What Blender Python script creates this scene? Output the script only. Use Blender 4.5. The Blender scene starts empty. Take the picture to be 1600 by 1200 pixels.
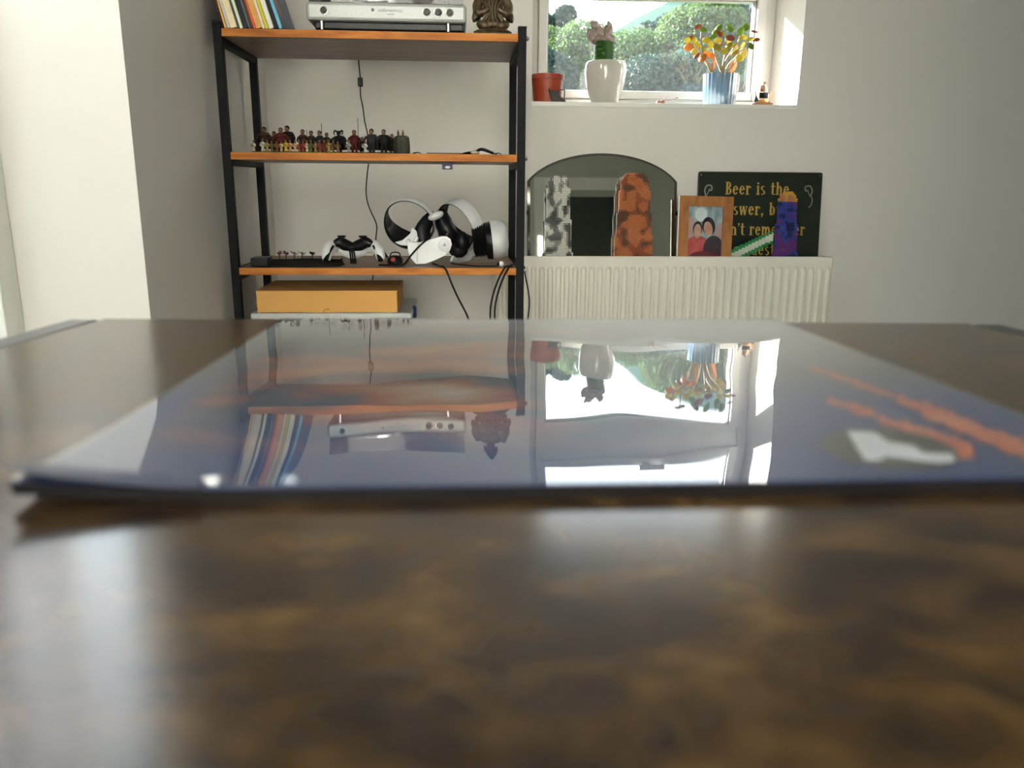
import bpy, bmesh, math, random
import numpy as np
from mathutils import Vector, Matrix, Euler
random.seed(7); rng = np.random.default_rng(7)
SC = bpy.context.scene
COL = SC.collection
R_ = math.radians

# ------------------------------------------------------------------ camera
F_PX = 1260.0; PITCH = R_(14.0); YAW = R_(3.8); ROLL = R_(0.45)
CAM = np.array([0.0, 0.0, 0.82])
_fw = np.array([math.sin(YAW)*math.cos(PITCH), math.cos(YAW)*math.cos(PITCH), -math.sin(PITCH)])
_r = np.array([math.cos(YAW), -math.sin(YAW), 0.0]); _d = -np.cross(_r, _fw)
_R = math.cos(ROLL)*_r - math.sin(ROLL)*_d; _D = math.sin(ROLL)*_r + math.cos(ROLL)*_d
cam_d = bpy.data.cameras.new('camera'); cam_d.sensor_width = 36.0; cam_d.sensor_fit = 'HORIZONTAL'
cam_d.lens = F_PX/1600*36; cam_d.clip_start = 0.01; cam_d.clip_end = 2000
cam_d.dof.use_dof = True; cam_d.dof.focus_distance = 2.15; cam_d.dof.aperture_fstop = 9.2
cam = bpy.data.objects.new('camera', cam_d); COL.objects.link(cam)
cam.matrix_world = Matrix(((_R[0], -_D[0], -_fw[0], CAM[0]), (_R[1], -_D[1], -_fw[1], CAM[1]), (_R[2], -_D[2], -_fw[2], CAM[2]), (0, 0, 0, 1)))
SC.camera = cam
# measuring aid: where a sight line meets a real plane of the room (gives real positions and sizes)
def _ray(x, y): return _R*(x-800)/F_PX + _D*(y-600)/F_PX + _fw
def S(x, y, Y):
    d = _ray(x, y); p = CAM + d*(Y-CAM[1])/d[1]; return Vector(p)
def SZ(x, y, Z):
    d = _ray(x, y); p = CAM + d*(Z-CAM[2])/d[2]; return Vector(p)

# ------------------------------------------------------------------ world, sun, daylight, exposure
w = bpy.data.worlds.new('sky'); SC.world = w; w.use_nodes = True
bg = w.node_tree.nodes['Background']; bg.inputs[0].default_value = (0.86, 0.93, 1.0, 1); bg.inputs[1].default_value = 1.9
sun_d = bpy.data.lights.new('sun', 'SUN'); sun_d.energy = 24.0; sun_d.angle = R_(0.6); sun_d.color = (1.0, 0.965, 0.90)
sun = bpy.data.objects.new('sun', sun_d); COL.objects.link(sun)
SUN_DIR = Vector((0.95, -1.0, -0.50)).normalized()
sun.rotation_euler = SUN_DIR.to_track_quat('-Z', 'Y').to_euler(); sun.location = (-8, 14, 9)
def portal(name, loc, rot, sx, sy):
    l = bpy.data.lights.new(name, 'AREA'); l.shape = 'RECTANGLE'; l.size = sx; l.size_y = sy; l.cycles.is_portal = True
    o = bpy.data.objects.new(name, l); COL.objects.link(o); o.location = loc; o.rotation_euler = rot
vs = SC.view_settings
vs.view_transform = 'Standard'; vs.look = 'None'; vs.exposure = 1.77; vs.gamma = 1.0; vs.use_curve_mapping = False
SC.cycles.max_bounces = 10; SC.cycles.diffuse_bounces = 6; SC.cycles.transparent_max_bounces = 24

# ------------------------------------------------------------------ materials
MATS = {}
def mat(name, col, rough=0.6, metal=0.0, col2=None, scale=30.0, bump=0.0, bscale=200.0, spec=0.5, coat=0.0, stretch=None, trans=0.0, coords='Object'):
    if name in MATS: return MATS[name]
    m = bpy.data.materials.new(name); m.use_nodes = True; MATS[name] = m
    nt = m.node_tree; b = nt.nodes['Principled BSDF']; N = nt.nodes.new; L = nt.links.new
    b.inputs['Roughness'].default_value = rough; b.inputs['Metallic'].default_value = metal
    b.inputs['Specular IOR Level'].default_value = spec; b.inputs['Coat Weight'].default_value = coat
    tc = N('ShaderNodeTexCoord'); mp = N('ShaderNodeMapping'); L(tc.outputs[coords], mp.inputs[0])
    if stretch: mp.inputs['Scale'].default_value = stretch
    nz = N('ShaderNodeTexNoise'); nz.inputs['Scale'].default_value = scale; nz.inputs['Detail'].default_value = 4
    L(mp.outputs[0], nz.inputs['Vector'])
    rp = N('ShaderNodeValToRGB'); rp.color_ramp.elements[0].position = 0.32; rp.color_ramp.elements[1].position = 0.68
    c2 = col2 if col2 else tuple(c*0.9 for c in col)
    rp.color_ramp.elements[0].color = (*col, 1); rp.color_ramp.elements[1].color = (*c2, 1)
    L(nz.outputs['Fac'], rp.inputs[0]); L(rp.outputs[0], b.inputs['Base Color'])
    if bump > 0:
        n2 = N('ShaderNodeTexNoise'); n2.inputs['Scale'].default_value = bscale; n2.inputs['Detail'].default_value = 3
        L(mp.outputs[0], n2.inputs['Vector'])
        bp = N('ShaderNodeBump'); bp.inputs['Strength'].default_value = bump; bp.inputs['Distance'].default_value = 0.002
        L(n2.outputs['Fac'], bp.inputs['Height']); L(bp.outputs[0], b.inputs['Normal'])
    if trans > 0:
        t = N('ShaderNodeBsdfTranslucent'); L(rp.outputs[0], t.inputs[0])
        mx = N('ShaderNodeMixShader'); mx.inputs[0].default_value = trans
        L(b.outputs[0], mx.inputs[1]); L(t.outputs[0], mx.inputs[2]); L(mx.outputs[0], nt.nodes['Material Output'].inputs[0])
    return m

def glass_mat(name, tint=(1, 1, 1), ior=1.45, dust=0.0, rough=0.0, boost=1.0, wave=0.0, wscale=(6, 6, 6), dustcol=(0.8, 0.85, 0.85)):
    m = bpy.data.materials.new(name); m.use_nodes = True; nt = m.node_tree; N = nt.nodes.new; L = nt.links.new
    nt.nodes.remove(nt.nodes['Principled BSDF']); out = nt.nodes['Material Output']
    t = N('ShaderNodeBsdfTransparent'); t.inputs[0].default_value = (*tint, 1)
    g = N('ShaderNodeBsdfGlossy'); g.inputs['Roughness'].default_value = rough
    fr = N('ShaderNodeFresnel'); fr.inputs[0].default_value = ior
    mul = N('ShaderNodeMath'); mul.operation = 'MULTIPLY'; mul.use_clamp = True; mul.inputs[1].default_value = boost; L(fr.outputs[0], mul.inputs[0])
    ge = N('ShaderNodeNewGeometry'); inv = N('ShaderNodeMath'); inv.operation = 'SUBTRACT'; inv.inputs[0].default_value = 1.0; L(ge.outputs['Backfacing'], inv.inputs[1])
    m2 = N('ShaderNodeMath'); m2.operation = 'MULTIPLY'; L(mul.outputs[0], m2.inputs[0]); L(inv.outputs[0], m2.inputs[1]); mul = m2
    base = t.outputs[0]; tc = N('ShaderNodeTexCoord')
    if dust > 0:
        tr = N('ShaderNodeBsdfTranslucent'); tr.inputs[0].default_value = (*dustcol, 1)
        nz = N('ShaderNodeTexNoise'); nz.inputs['Scale'].default_value = 90; nz.inputs['Detail'].default_value = 2; L(tc.outputs['Object'], nz.inputs['Vector'])
        rp = N('ShaderNodeValToRGB'); rp.color_ramp.elements[0].position = 0.45; rp.color_ramp.elements[1].position = 0.85
        rp.color_ramp.elements[0].color = (dust, dust, dust, 1); rp.color_ramp.elements[1].color = (min(1, dust*2.2),)*3 + (1,)
        L(nz.outputs['Fac'], rp.inputs[0])
        md = N('ShaderNodeMixShader'); L(rp.outputs[0], md.inputs[0]); L(base, md.inputs[1]); L(tr.outputs[0], md.inputs[2]); base = md.outputs[0]
    if wave > 0:
        mp = N('ShaderNodeMapping'); mp.inputs['Scale'].default_value = wscale; L(tc.outputs['Object'], mp.inputs[0])
        nz2 = N('ShaderNodeTexNoise'); nz2.inputs['Scale'].default_value = 1.0; nz2.inputs['Detail'].default_value = 1.5; L(mp.outputs[0], nz2.inputs['Vector'])
        bp = N('ShaderNodeBump'); bp.inputs['Strength'].default_value = 1.0; bp.inputs['Distance'].default_value = wave
        L(nz2.outputs['Fac'], bp.inputs['Height']); L(bp.outputs[0], g.inputs['Normal'])
    mx = N('ShaderNodeMixShader'); L(mul.outputs[0], mx.inputs[0]); L(base, mx.inputs[1]); L(g.outputs[0], mx.inputs[2]); L(mx.outputs[0], out.inputs[0])
    MATS[name] = m; return m

WALL = mat('wall_paint', (0.70, 0.672, 0.64), 0.75, col2=(0.685, 0.655, 0.622), scale=3, bump=0.06, bscale=180, coords='Object')
SAGE = mat('sage_wall_paint', (0.48, 0.49, 0.43), 0.8, col2=(0.46, 0.47, 0.41), scale=3)
CEIL = mat('ceiling_paint', (0.62, 0.61, 0.58), 0.85, scale=3)
GLOSSW = mat('white_gloss_paint', (0.80, 0.79, 0.75), 0.35, scale=8)
UPVC = mat('white_upvc', (0.50, 0.49, 0.465), 0.3, scale=10)
RADW = mat('radiator_enamel', (0.74, 0.71, 0.64), 0.35, col2=(0.70, 0.67, 0.60), scale=12)
CARPET = mat('beige_carpet', (0.13, 0.11, 0.09), 0.95, col2=(0.10, 0.085, 0.07), scale=60, bump=0.6, bscale=600)
BLKMETAL = mat('black_powder_coat', (0.008, 0.008, 0.009), 0.45, col2=(0.011, 0.011, 0.012), scale=80, bump=0.05, bscale=900, spec=0.06)
RAILM = mat('satin_black_metal', (0.012, 0.012, 0.013), 0.28, scale=60, spec=0.6)
BLKPL = mat('black_plastic', (0.006, 0.006, 0.007), 0.35, scale=40, spec=0.25)
BLKRUB = mat('black_rubber', (0.007, 0.007, 0.007), 0.7, scale=40, spec=0.2)
WHTPL = mat('white_plastic', (0.72, 0.72, 0.74), 0.35, scale=20)
WHTSAT = mat('satin_white_shell', (0.60, 0.60, 0.62), 0.45, scale=20)
SILVER = mat('silver_paint', (0.40, 0.41, 0.40), 0.4, metal=0.2, scale=200)
STEEL = mat('polished_steel', (0.7, 0.7, 0.7), 0.2, metal=1.0, scale=60)
CARD = mat('tan_cardboard', (0.66, 0.35, 0.10), 0.8, col2=(0.62, 0.33, 0.09), scale=14, bump=0.05)
FROST = mat('milky_plastic', (0.66, 0.68, 0.66), 0.45, scale=10, trans=0.25)
BLUEPL = mat('navy_plastic', (0.02, 0.04, 0.16), 0.35, scale=20)

def wood_mat(name, stops, scale, stretch, rough=0.35, spec=0.5, detail=7, bump=0.0, dist=0.6):
    m = bpy.data.materials.new(name); m.use_nodes = True; nt = m.node_tree; b = nt.nodes['Principled BSDF']; N = nt.nodes.new; L = nt.links.new
    tc = N('ShaderNodeTexCoord'); mp = N('ShaderNodeMapping'); mp.inputs['Scale'].default_value = stretch; L(tc.outputs['Object'], mp.inputs[0])
    nz = N('ShaderNodeTexNoise'); nz.inputs['Scale'].default_value = scale; nz.inputs['Detail'].default_value = detail
    nz.inputs['Roughness'].default_value = 0.62; nz.inputs['Distortion'].default_value = dist
    L(mp.outputs[0], nz.inputs['Vector'])
    rp = N('ShaderNodeValToRGB'); els = rp.color_ramp.elements
    els[0].position = stops[0][0]; els[0].color = (*stops[0][1], 1); els[1].position = stops[-1][0]; els[1].color = (*stops[-1][1], 1)
    for p, c in stops[1:-1]:
        e = els.new(p); e.color = (*c, 1)
    L(nz.outputs['Fac'], rp.inputs[0]); L(rp.outputs[0], b.inputs['Base Color'])
    b.inputs['Roughness'].default_value = rough; b.inputs['Specular IOR Level'].default_value = spec
    MATS[name] = m; return m
TABLEW = wood_mat('mottled_dark_wood', [(0.30, (0.010, 0.007, 0.006)), (0.44, (0.032, 0.017, 0.008)), (0.56, (0.078, 0.040, 0.013)), (0.72, (0.16, 0.088, 0.026))], 34.0, (1.0, 1.6, 1.0), rough=0.17, spec=0.48, detail=8, dist=0.3)
SHELFTOP = wood_mat('rustic_board', [(0.35, (0.09, 0.042, 0.02)), (0.5, (0.17, 0.085, 0.042)), (0.68, (0.25, 0.135, 0.065))], 8.0, (0.6, 4.0, 4.0), rough=0.4)
SHELFEDGE = wood_mat('orange_wood_edge', [(0.35, (0.34, 0.10, 0.012)), (0.5, (0.47, 0.155, 0.022)), (0.68, (0.56, 0.215, 0.04))], 10.0, (0.7, 5.0, 5.0), rough=0.5, spec=0.2)
FRAMEW = wood_mat('pine_frame_wood', [(0.35, (0.24, 0.085, 0.022)), (0.5, (0.34, 0.135, 0.035)), (0.68, (0.42, 0.18, 0.055))], 14.0, (3.0, 3.0, 0.7), rough=0.4)

# ------------------------------------------------------------------ mesh building
class MB:
    def __init__(s): s.v = []; s.f = []; s.m = []; s.hard = False
    def add(s, vs_, fs_, mi=0):
        o = len(s.v); s.v += [tuple(p) for p in vs_]; s.f += [tuple(i+o for i in f) for f in fs_]; s.m += [mi]*len(fs_); return s
    def box(s, c, size, bev=0.0, rot=None, mi=0, seg=2):
        bm = bmesh.new(); bmesh.ops.create_cube(bm, size=1.0)
        for v in bm.verts: v.co = Vector((v.co.x*size[0], v.co.y*size[1], v.co.z*size[2]))
        if bev > 0: s.hard = True
        if bev > 0: bmesh.ops.bevel(bm, geom=list(bm.edges), offset=bev, segments=seg, profile=0.5, affect='EDGES')
        M = (Euler(rot).to_matrix() if rot is not None else Matrix.Identity(3)); c = Vector(c)
        bm.verts.index_update()
        s.add([M @ v.co + c for v in bm.verts], [[v.index for v in f.verts] for f in bm.faces], mi); bm.free(); return s
    def span(s, x0, x1, y0, y1, z0, z1, bev=0.0, mi=0):
        return s.box(((x0+x1)/2, (y0+y1)/2, (z0+z1)/2), (abs(x1-x0), abs(y1-y0), abs(z1-z0)), bev, None, mi)
    def lathe(s, prof, c=(0, 0, 0), seg=32, mi=0, rib=None, M=None):
        c = Vector(c); vs_ = []; fs_ = []
        M = M or Matrix.Identity(3); n = len(prof)
        for i in range(seg):
            a = 2*math.pi*i/seg; k = 1.0 + (rib(a) if rib else 0)
            for r, z in prof: vs_.append(M @ Vector((r*k*math.cos(a), r*k*math.sin(a), z)) + c)
        for i in range(seg):
            j = (i+1) % seg
            for q in range(n-1): fs_.append((i*n+q, j*n+q, j*n+q+1, i*n+q+1))
        if prof[0][0] > 1e-6: fs_.append(tuple(i*n for i in reversed(range(seg))))
        if prof[-1][0] > 1e-6: fs_.append(tuple(i*n+n-1 for i in range(seg)))
        return s.add(vs_, fs_, mi)
    def cyl(s, a, b, r, r2=None, seg=16, mi=0):
        a = Vector(a); b = Vector(b); d = b-a; q = d.to_track_quat('Z', 'Y').to_matrix()
        return s.lathe([(r, 0), (r2 if r2 is not None else r, d.length)], a, seg, mi, None, q)
    def ell(s, c, r, rot=None, seg=14, ring=9, mi=0):
        M = (Euler(rot).to_matrix() if rot is not None else Matrix.Identity(3)); c = Vector(c); vs_ = []; fs_ = []
        for j in range(ring+1):
            t = math.pi*j/ring
            for i in range(seg):
                a = 2*math.pi*i/seg
                vs_.append(M @ Vector((r[0]*math.sin(t)*math.cos(a), r[1]*math.sin(t)*math.sin(a), -r[2]*math.cos(t))) + c)
        for j in range(ring):
            for i in range(seg):
                k = (i+1) % seg
                fs_.append((j*seg+i, j*seg+k, (j+1)*seg+k, (j+1)*seg+i))
        return s.add(vs_, fs_, mi)
    def tube(s, pts, r, seg=8, mi=0, flat=1.0, smooth=0, up=None):
        P = [Vector(p) for p in pts]; rr = list(r) if isinstance(r, (list, tuple)) else [r]*len(P)
        if smooth: P, rr = spline(P, rr, smooth)
        vs_ = []; fs_ = []; n = len(P); ref = Vector(up) if up else None; prev = None
        for i in range(n):
            d = (P[min(i+1, n-1)] - P[max(i-1, 0)]).normalized()
            if ref is not None: x = ref - d*ref.dot(d)
            elif prev is None:
                t = Vector((0, 0, 1)) if abs(d.z) < 0.9 else Vector((0, 1, 0)); x = t - d*t.dot(d)
            else: x = prev - d*prev.dot(d)
            x.normalize(); prev = x; y = d.cross(x)
            for k in range(seg):
                a = 2*math.pi*k/seg; vs_.append(P[i] + (x*math.cos(a)*flat + y*math.sin(a))*rr[i])
        for i in range(n-1):
            for k in range(seg):
                j = (k+1) % seg; fs_.append((i*seg+k, i*seg+j, (i+1)*seg+j, (i+1)*seg+k))
        fs_.append(tuple(reversed(range(seg)))); fs_.append(tuple((n-1)*seg+k for k in range(seg)))
        return s.add(vs_, fs_, mi)
    def poly(s, pts, axis, lo, hi, mi=0):
        # outline in a plane, extruded along axis ('y' -> pts are (x,z); 'z' -> (x,y); 'x' -> (y,z))
        def P(p, t): return {'y': (p[0], t, p[1]), 'z': (p[0], p[1], t), 'x': (t, p[0], p[1])}[axis]
        n = len(pts); vs_ = [P(p, lo) for p in pts] + [P(p, hi) for p in pts]
        fs_ = [tuple(range(n)), tuple(reversed(range(n, 2*n)))] + [(i, (i+1) % n + 0, (i+1) % n + n, i+n)[::-1] for i in range(n)]
        return s.add(vs_, fs_, mi)
    def shift(s, off):
        s.v = [(p[0]+off[0], p[1]+off[1], p[2]+off[2]) for p in s.v]; return s
    def xf(s, M):
        s.v = [tuple(M @ Vector(p)) for p in s.v]; return s

def spline(P, rr, k):
    out = []; ro = []; n = len(P)
    for i in range(n-1):
        p0 = P[max(i-1, 0)]; p1 = P[i]; p2 = P[i+1]; p3 = P[min(i+2, n-1)]
        for j in range(k):
            t = j/k; t2 = t*t; t3 = t2*t
            out.append(0.5*((2*p1) + (p2-p0)*t + (2*p0-5*p1+4*p2-p3)*t2 + (3*p1-p0-3*p2+p3)*t3)); ro.append(rr[i]*(1-t)+rr[i+1]*t)
    out.append(P[-1]); ro.append(rr[-1]); return out, ro

def mk(name, mb, mats, parent=None, smooth=40, world=False, flip=True):
    if world:
        off = Vector((0, 0, 0)); p = parent
        while p is not None: off -= p.location; p = p.parent
        mb.shift(off)
    try:
        me = bpy.data.meshes.new(name); me.from_pydata(mb.v, [], mb.f)
    except Exception as e: raise RuntimeError('mesh %s: %s %s' % (name, mb.v[:3], mb.f[:3]))
    for m in (mats if isinstance(mats, (list, tuple)) else [mats]): me.materials.append(m)
    if max(mb.m, default=0) > 0: me.polygons.foreach_set('material_index', mb.m)
    if flip: bm = bmesh.new(); bm.from_mesh(me); bmesh.ops.recalc_face_normals(bm, faces=bm.faces); bm.to_mesh(me); bm.free()
    if smooth:
        me.shade_smooth(); me.set_sharp_from_angle(angle=R_(min(smooth, 20) if mb.hard else smooth))
    me.update()
    o = bpy.data.objects.new(name, me); COL.objects.link(o)
    if parent: o.parent = parent
    return o
def tag(o, label=None, cat=None, group=None, kind=None):
    if label: o['label'] = label
    if cat: o['category'] = cat
    if group: o['group'] = group
    if kind: o['kind'] = kind
    return o
def thing(name, label, cat, loc=(0, 0, 0), rot=(0, 0, 0), group=None):
    o = bpy.data.objects.new(name, None); COL.objects.link(o); o.location = loc; o.rotation_euler = rot; o.empty_display_size = 0.05
    return tag(o, label, cat, group)
def copy_of(src, parent=None, loc=None, rot=None, scale=None, name=None):
    c = src.copy(); COL.objects.link(c)
    if name: c.name = name
    c.parent = parent
    if loc is not None: c.location = loc
    if rot is not None: c.rotation_euler = rot
    if scale is not None: c.scale = scale
    return c
def struct(name, mb, mats, parent=None, smooth=0):
    o = mk(name, mb, mats, parent, smooth)
    if parent is None: o['kind'] = 'structure'
    return o
def sgroup(name):
    o = bpy.data.objects.new(name, None); COL.objects.link(o); o['kind'] = 'structure'; return o

# ------------------------------------------------------------------ room shell
XL, XA, XR = -0.775, -0.545, 2.6           # left wall, alcove side wall, right wall
YB, YC, YR = 2.47, 1.45, -0.72              # back wall, return wall, rear wall
ZC = 2.42
WX0, WX1, WZ0, WZ1 = 0.2145, 1.008, 1.05, 1.80   # window opening
WD = 0.30                                        # thickness of the outer wall
DY0, DY1, DZ1, DZ0, LZ0 = 0.70, 1.44, 2.30, 1.16, 0.40                 # high corner window: openings in the left wall and in the return wall
PX0, PX1, PZ1 = -0.765, 0.41, 2.36               # glazed patio door in the rear wall
HX0, HX1, HZ1 = 0.60, 1.24, 1.80                  # doorway in the rear wall
struct('floor', MB().span(XL-0.25, XR+0.2, YR-0.15, YB+0.1, -0.1, 0.0).span(HX0-0.14, HX1+0.6, YR-2.1, YR-0.15, -0.1, 0.0), CARPET)
struct('ceiling', MB().span(XL-0.25, XR+0.2, YR-0.15, YB+WD, ZC, ZC+0.2).span(HX0-0.14, HX1+0.6, YR-2.1, YR-0.15, ZC, ZC+0.2), CEIL)
b = MB()
b.span(XA-0.06, WX0, YB, YB+WD, -0.3, 2.9); b.span(WX1, XR+0.3, YB, YB+WD, -0.3, 2.9)
b.span(WX0, WX1, YB, YB+WD, -0.3, WZ0); b.span(WX0, WX1, YB, YB+WD, WZ1, 2.9)
struct('wall_back', b, WALL)
CX0, CX1 = XL+0.001, XA-0.062
b = MB().span(XL-0.25, XA-0.06, YC, YC+0.12, 0, DZ0).span(XL-0.25, XA-0.06, YC, YC+0.12, DZ1, ZC)
b.span(XA-0.06, XA, YC, YB, 0, ZC)
struct('wall_return', b, WALL)
b = MB().span(XL-0.25, XL, DY1, YC, 0, LZ0).span(XL-0.25, XL, DY1, YC, DZ1, ZC).span(XL-0.015, XL, DY1, YC, LZ0, DZ1).span(XL-0.25, XL, YR-0.2, DY0, 0, ZC).span(XL-0.25, XL, DY0, DY1, DZ1, ZC).span(XL-0.25, XL, DY0, DY1, 0, LZ0)
struct('wall_left', b, WALL)
struct('wall_right', MB().span(XR, XR+0.2, YR-0.2, YB+0.1, 0, ZC), SAGE)
b = MB().span(XL-0.25, PX0, YR-0.15, YR, 0, ZC).span(PX0, PX1, YR-0.15, YR, PZ1, ZC).span(PX1, HX0, YR-0.15, YR, 0, ZC).span(HX1, XR, YR-0.15, YR, 0, ZC).span(HX0, HX1, YR-0.15, YR, HZ1, ZC)
struct('wall_rear', b, SAGE)
HALLM = mat('hall_dark_paint', (0.30, 0.32, 0.29), 0.8, scale=4)
b = MB().span(HX0-0.14, HX0-0.06, YR-2.0, YR-0.15, 0, ZC).span(HX1+0.5, HX1+0.6, YR-2.0, YR-0.15, 0, ZC).span(HX0-0.14, HX1+0.6, YR-2.1, YR-2.0, 0, ZC)
struct('wall_hall', b, HALLM)
# skirting boards
struct('baseboard_back', MB().span(XA, XR, YB-0.016, YB, 0, 0.11, 0.004), GLOSSW)
struct('baseboard_side', MB().span(XA, XA+0.016, YC, YB-0.016, 0, 0.11, 0.004), GLOSSW)
struct('baseboard_right', MB().span(XR-0.016, XR, YR, YB-0.016, 0, 0.11, 0.004), GLOSSW)
struct('baseboard_rear', MB().span(PX1+0.01, HX0-0.076, YR, YR+0.016, 0, 0.11, 0.004), GLOSSW)
# doorway architrave behind the camera (seen in the mirror)
g = sgroup('door_2')
mk('side_casing', MB().span(HX0-0.075, HX0, YR, YR+0.022, 0, HZ1, 0.004), GLOSSW, g)
mk('side_casing', MB().span(HX1, HX1+0.075, YR, YR+0.022, 0, HZ1, 0.004), GLOSSW, g)
mk('head_casing', MB().span(HX0-0.075, HX1+0.075, YR, YR+0.022, HZ1, HZ1+0.085, 0.004), GLOSSW, g)
struct('trim_2', MB().span(PX1+0.1, XR, YR, YR+0.03, 2.03, 2.06, 0.006), GLOSSW)
# window
PANE = glass_mat('dusty_pane', (0.97, 0.99, 0.985), dust=0.005)
CLEAR = glass_mat('clear_pane', (0.97, 0.99, 0.985), dust=0.002)
FY = YB+0.23
g = sgroup('window_1')
GX0, GX1, GZ0, GZ1, GZ2, GZ3 = 0.281, 0.944, 1.108, 1.382, 1.512, 1.735
b = MB().span(WX0, GX0-0.028, FY, FY+0.065, WZ0, WZ1, 0.004).span(GX1+0.03, WX1, FY, FY+0.065, WZ0, WZ1, 0.004)
b.span(GX0-0.028, GX1+0.03, FY, FY+0.065, WZ0, GZ0-0.025, 0.004).span(GX0-0.028, GX1+0.03, FY, FY+0.065, GZ3+0.025, WZ1, 0.004)
b.span(GX0-0.028, GX1+0.03, FY+0.005, FY+0.06, GZ1+0.012, GZ2-0.012, 0.004)
mk('outer_frame', b, UPVC, g)
def sash(z0, z1):
    b = MB()
    for (x0, x1, za, zb) in ((GX0-0.028, GX0, z0-0.025, z1+0.013), (GX1, GX1+0.03, z0-0.025, z1+0.013), (GX0, GX1, z0-0.025, z0), (GX0, GX1, z1, z1+0.013)):
        b.span(x0, x1, FY-0.012, FY+0.05, za, zb, 0.004)
    o = mk('sash', b, UPVC, g)
    gk = MB().span(GX0, GX0+0.004, FY+0.0, FY+0.03, z0, z1).span(GX1-0.004, GX1, FY, FY+0.03, z0, z1).span(GX0, GX1, FY, FY+0.03, z1-0.004, z1)
    mk('gasket', gk, mat('grey_gasket', (0.25, 0.25, 0.24), 0.7), o)
    mk('pane', MB().span(GX0, GX1, FY+0.016, FY+0.02, z0, z1), PANE, o, 0)
sash(GZ0, GZ1); sash(GZ2, GZ3)
b = MB().box((0.64, FY-0.018, GZ2+0.0), (0.03, 0.012, 0.02), 0.003).box((0.66, FY-0.034, GZ2+0.0), (0.09, 0.012, 0.016), 0.004)
mk('handle', b, UPVC, g)
struct('trim_1', MB().span(WX0, WX1, YB-0.002, FY+0.01, WZ0-0.012, WZ0+0.001, 0.001), GLOSSW)
struct('trim_4', MB().span(XA-0.3, XR+0.3, YB+WD, YB+WD+0.62, 2.12, 2.2, 0.01), UPVC)   # added eaves soffit, unseen, cutting sky light on the window reveal
portal('window_portal', ((WX0+WX1)/2, YB+WD+0.01, (WZ0+WZ1)/2), (R_(-90), 0, 0), WX1-WX0, WZ1-WZ0)
# tall narrow window in the left wall
g = sgroup('window_2'); x0, x1 = XL-0.12, XL-0.05; q = 0.025
b = MB().span(x0, x1, DY1-q, DY1, LZ0, DZ1, 0.004).span(x0, x1, DY0, DY0+q, LZ0, DZ1, 0.004).span(x0, x1, DY0+q, DY1-q, DZ1-q, DZ1, 0.004).span(x0, x1, DY0+q, DY1-q, LZ0, LZ0+q, 0.004)
mk('outer_frame', b, UPVC, g)
mk('pane', MB().span(x0+0.03, x0+0.034, DY0+q, DY1-q, LZ0+q, DZ1-q), CLEAR, g, 0)
portal('side_window_portal', (XL-0.26, (DY0+DY1)/2, (LZ0+DZ1)/2), (0, R_(-90), 0), DZ1-LZ0, DY1-DY0)
g = sgroup('window_3'); y0, y1 = YC+0.03, YC+0.09; q = 0.018
b = MB().span(CX0, CX0+q, y0, y1, DZ0, DZ1, 0.003).span(CX1-q, CX1, y0, y1, DZ0, DZ1, 0.003).span(CX0+q, CX1-q, y0, y1, DZ1-q, DZ1, 0.003).span(CX0+q, CX1-q, y0, y1, DZ0, DZ0+q, 0.003)
mk('outer_frame', b, UPVC, g)
mk('pane', MB().span(CX0+q, CX1-q, y0+0.028, y0+0.032, DZ0+q, DZ1-q), CLEAR, g, 0)
portal('corner_window_portal', ((CX0+CX1)/2, YC+0.125, (DZ0+DZ1)/2), (R_(-90), 0, 0), CX1-CX0, DZ1-DZ0)
struct('trim_3', MB().span(XL, XL+0.014, YC-0.06, YC, 0, DZ0-0.03, 0.003), GLOSSW)
# glazed patio door behind the camera, the main source of daylight
g = sgroup('door_3'); y0, y1 = YR-0.11, YR-0.04
b = MB().span(PX0, PX0+0.05, y0, y1, 0, PZ1, 0.004).span(PX1-0.05, PX1, y0, y1, 0, PZ1, 0.004).span(PX0+0.05, PX1-0.05, y0, y1, PZ1-0.05, PZ1, 0.004).span(PX0+0.05, PX1-0.05, y0, y1, 0, 0.04, 0.004)
mk('outer_frame', b, UPVC, g)
xm = (PX0+PX1)/2
for (xa, xb) in ((PX0+0.05, xm), (xm, PX1-0.05)):
    b = MB(); q = 0.055
    b.span(xa, xa+q, y0+0.01, y1-0.005, 0.04, PZ1-0.05, 0.004).span(xb-q, xb, y0+0.01, y1-0.005, 0.04, PZ1-0.05, 0.004)
    b.span(xa+q, xb-q, y0+0.01, y1-0.005, 0.04, 0.14, 0.004).span(xa+q, xb-q, y0+0.01, y1-0.005, PZ1-0.11, PZ1-0.05, 0.004)
    o = mk('sash', b, UPVC, g)
    mk('pane', MB().span(xa+q, xb-q, y0+0.03, y0+0.034, 0.14, PZ1-0.11), CLEAR, o, 0)
portal('patio_portal', (xm, YR-0.16, PZ1/2), (R_(90), 0, 0), PX1-PX0, PZ1)

# ------------------------------------------------------------------ outdoors
LAWN = mat('garden_grass', (0.05, 0.08, 0.025), 0.9, col2=(0.06, 0.09, 0.03), scale=3, spec=0.1)
struct('ground', MB().span(-60, 90, -40, 90, -0.5, -0.25), LAWN)
PAVE = mat('bounce_paving', (0.42, 0.40, 0.36), 0.85, col2=(0.36, 0.34, 0.31), scale=2, bump=0.2)
struct('patio', MB().span(-5.5, 4.0, -7.0, YR-0.16, -0.25, -0.12).span(-5.5, XL-0.27, YR-0.16, YC+0.1, -0.25, -0.12), PAVE)  # added unseen paving to bounce more daylight indoors
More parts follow.
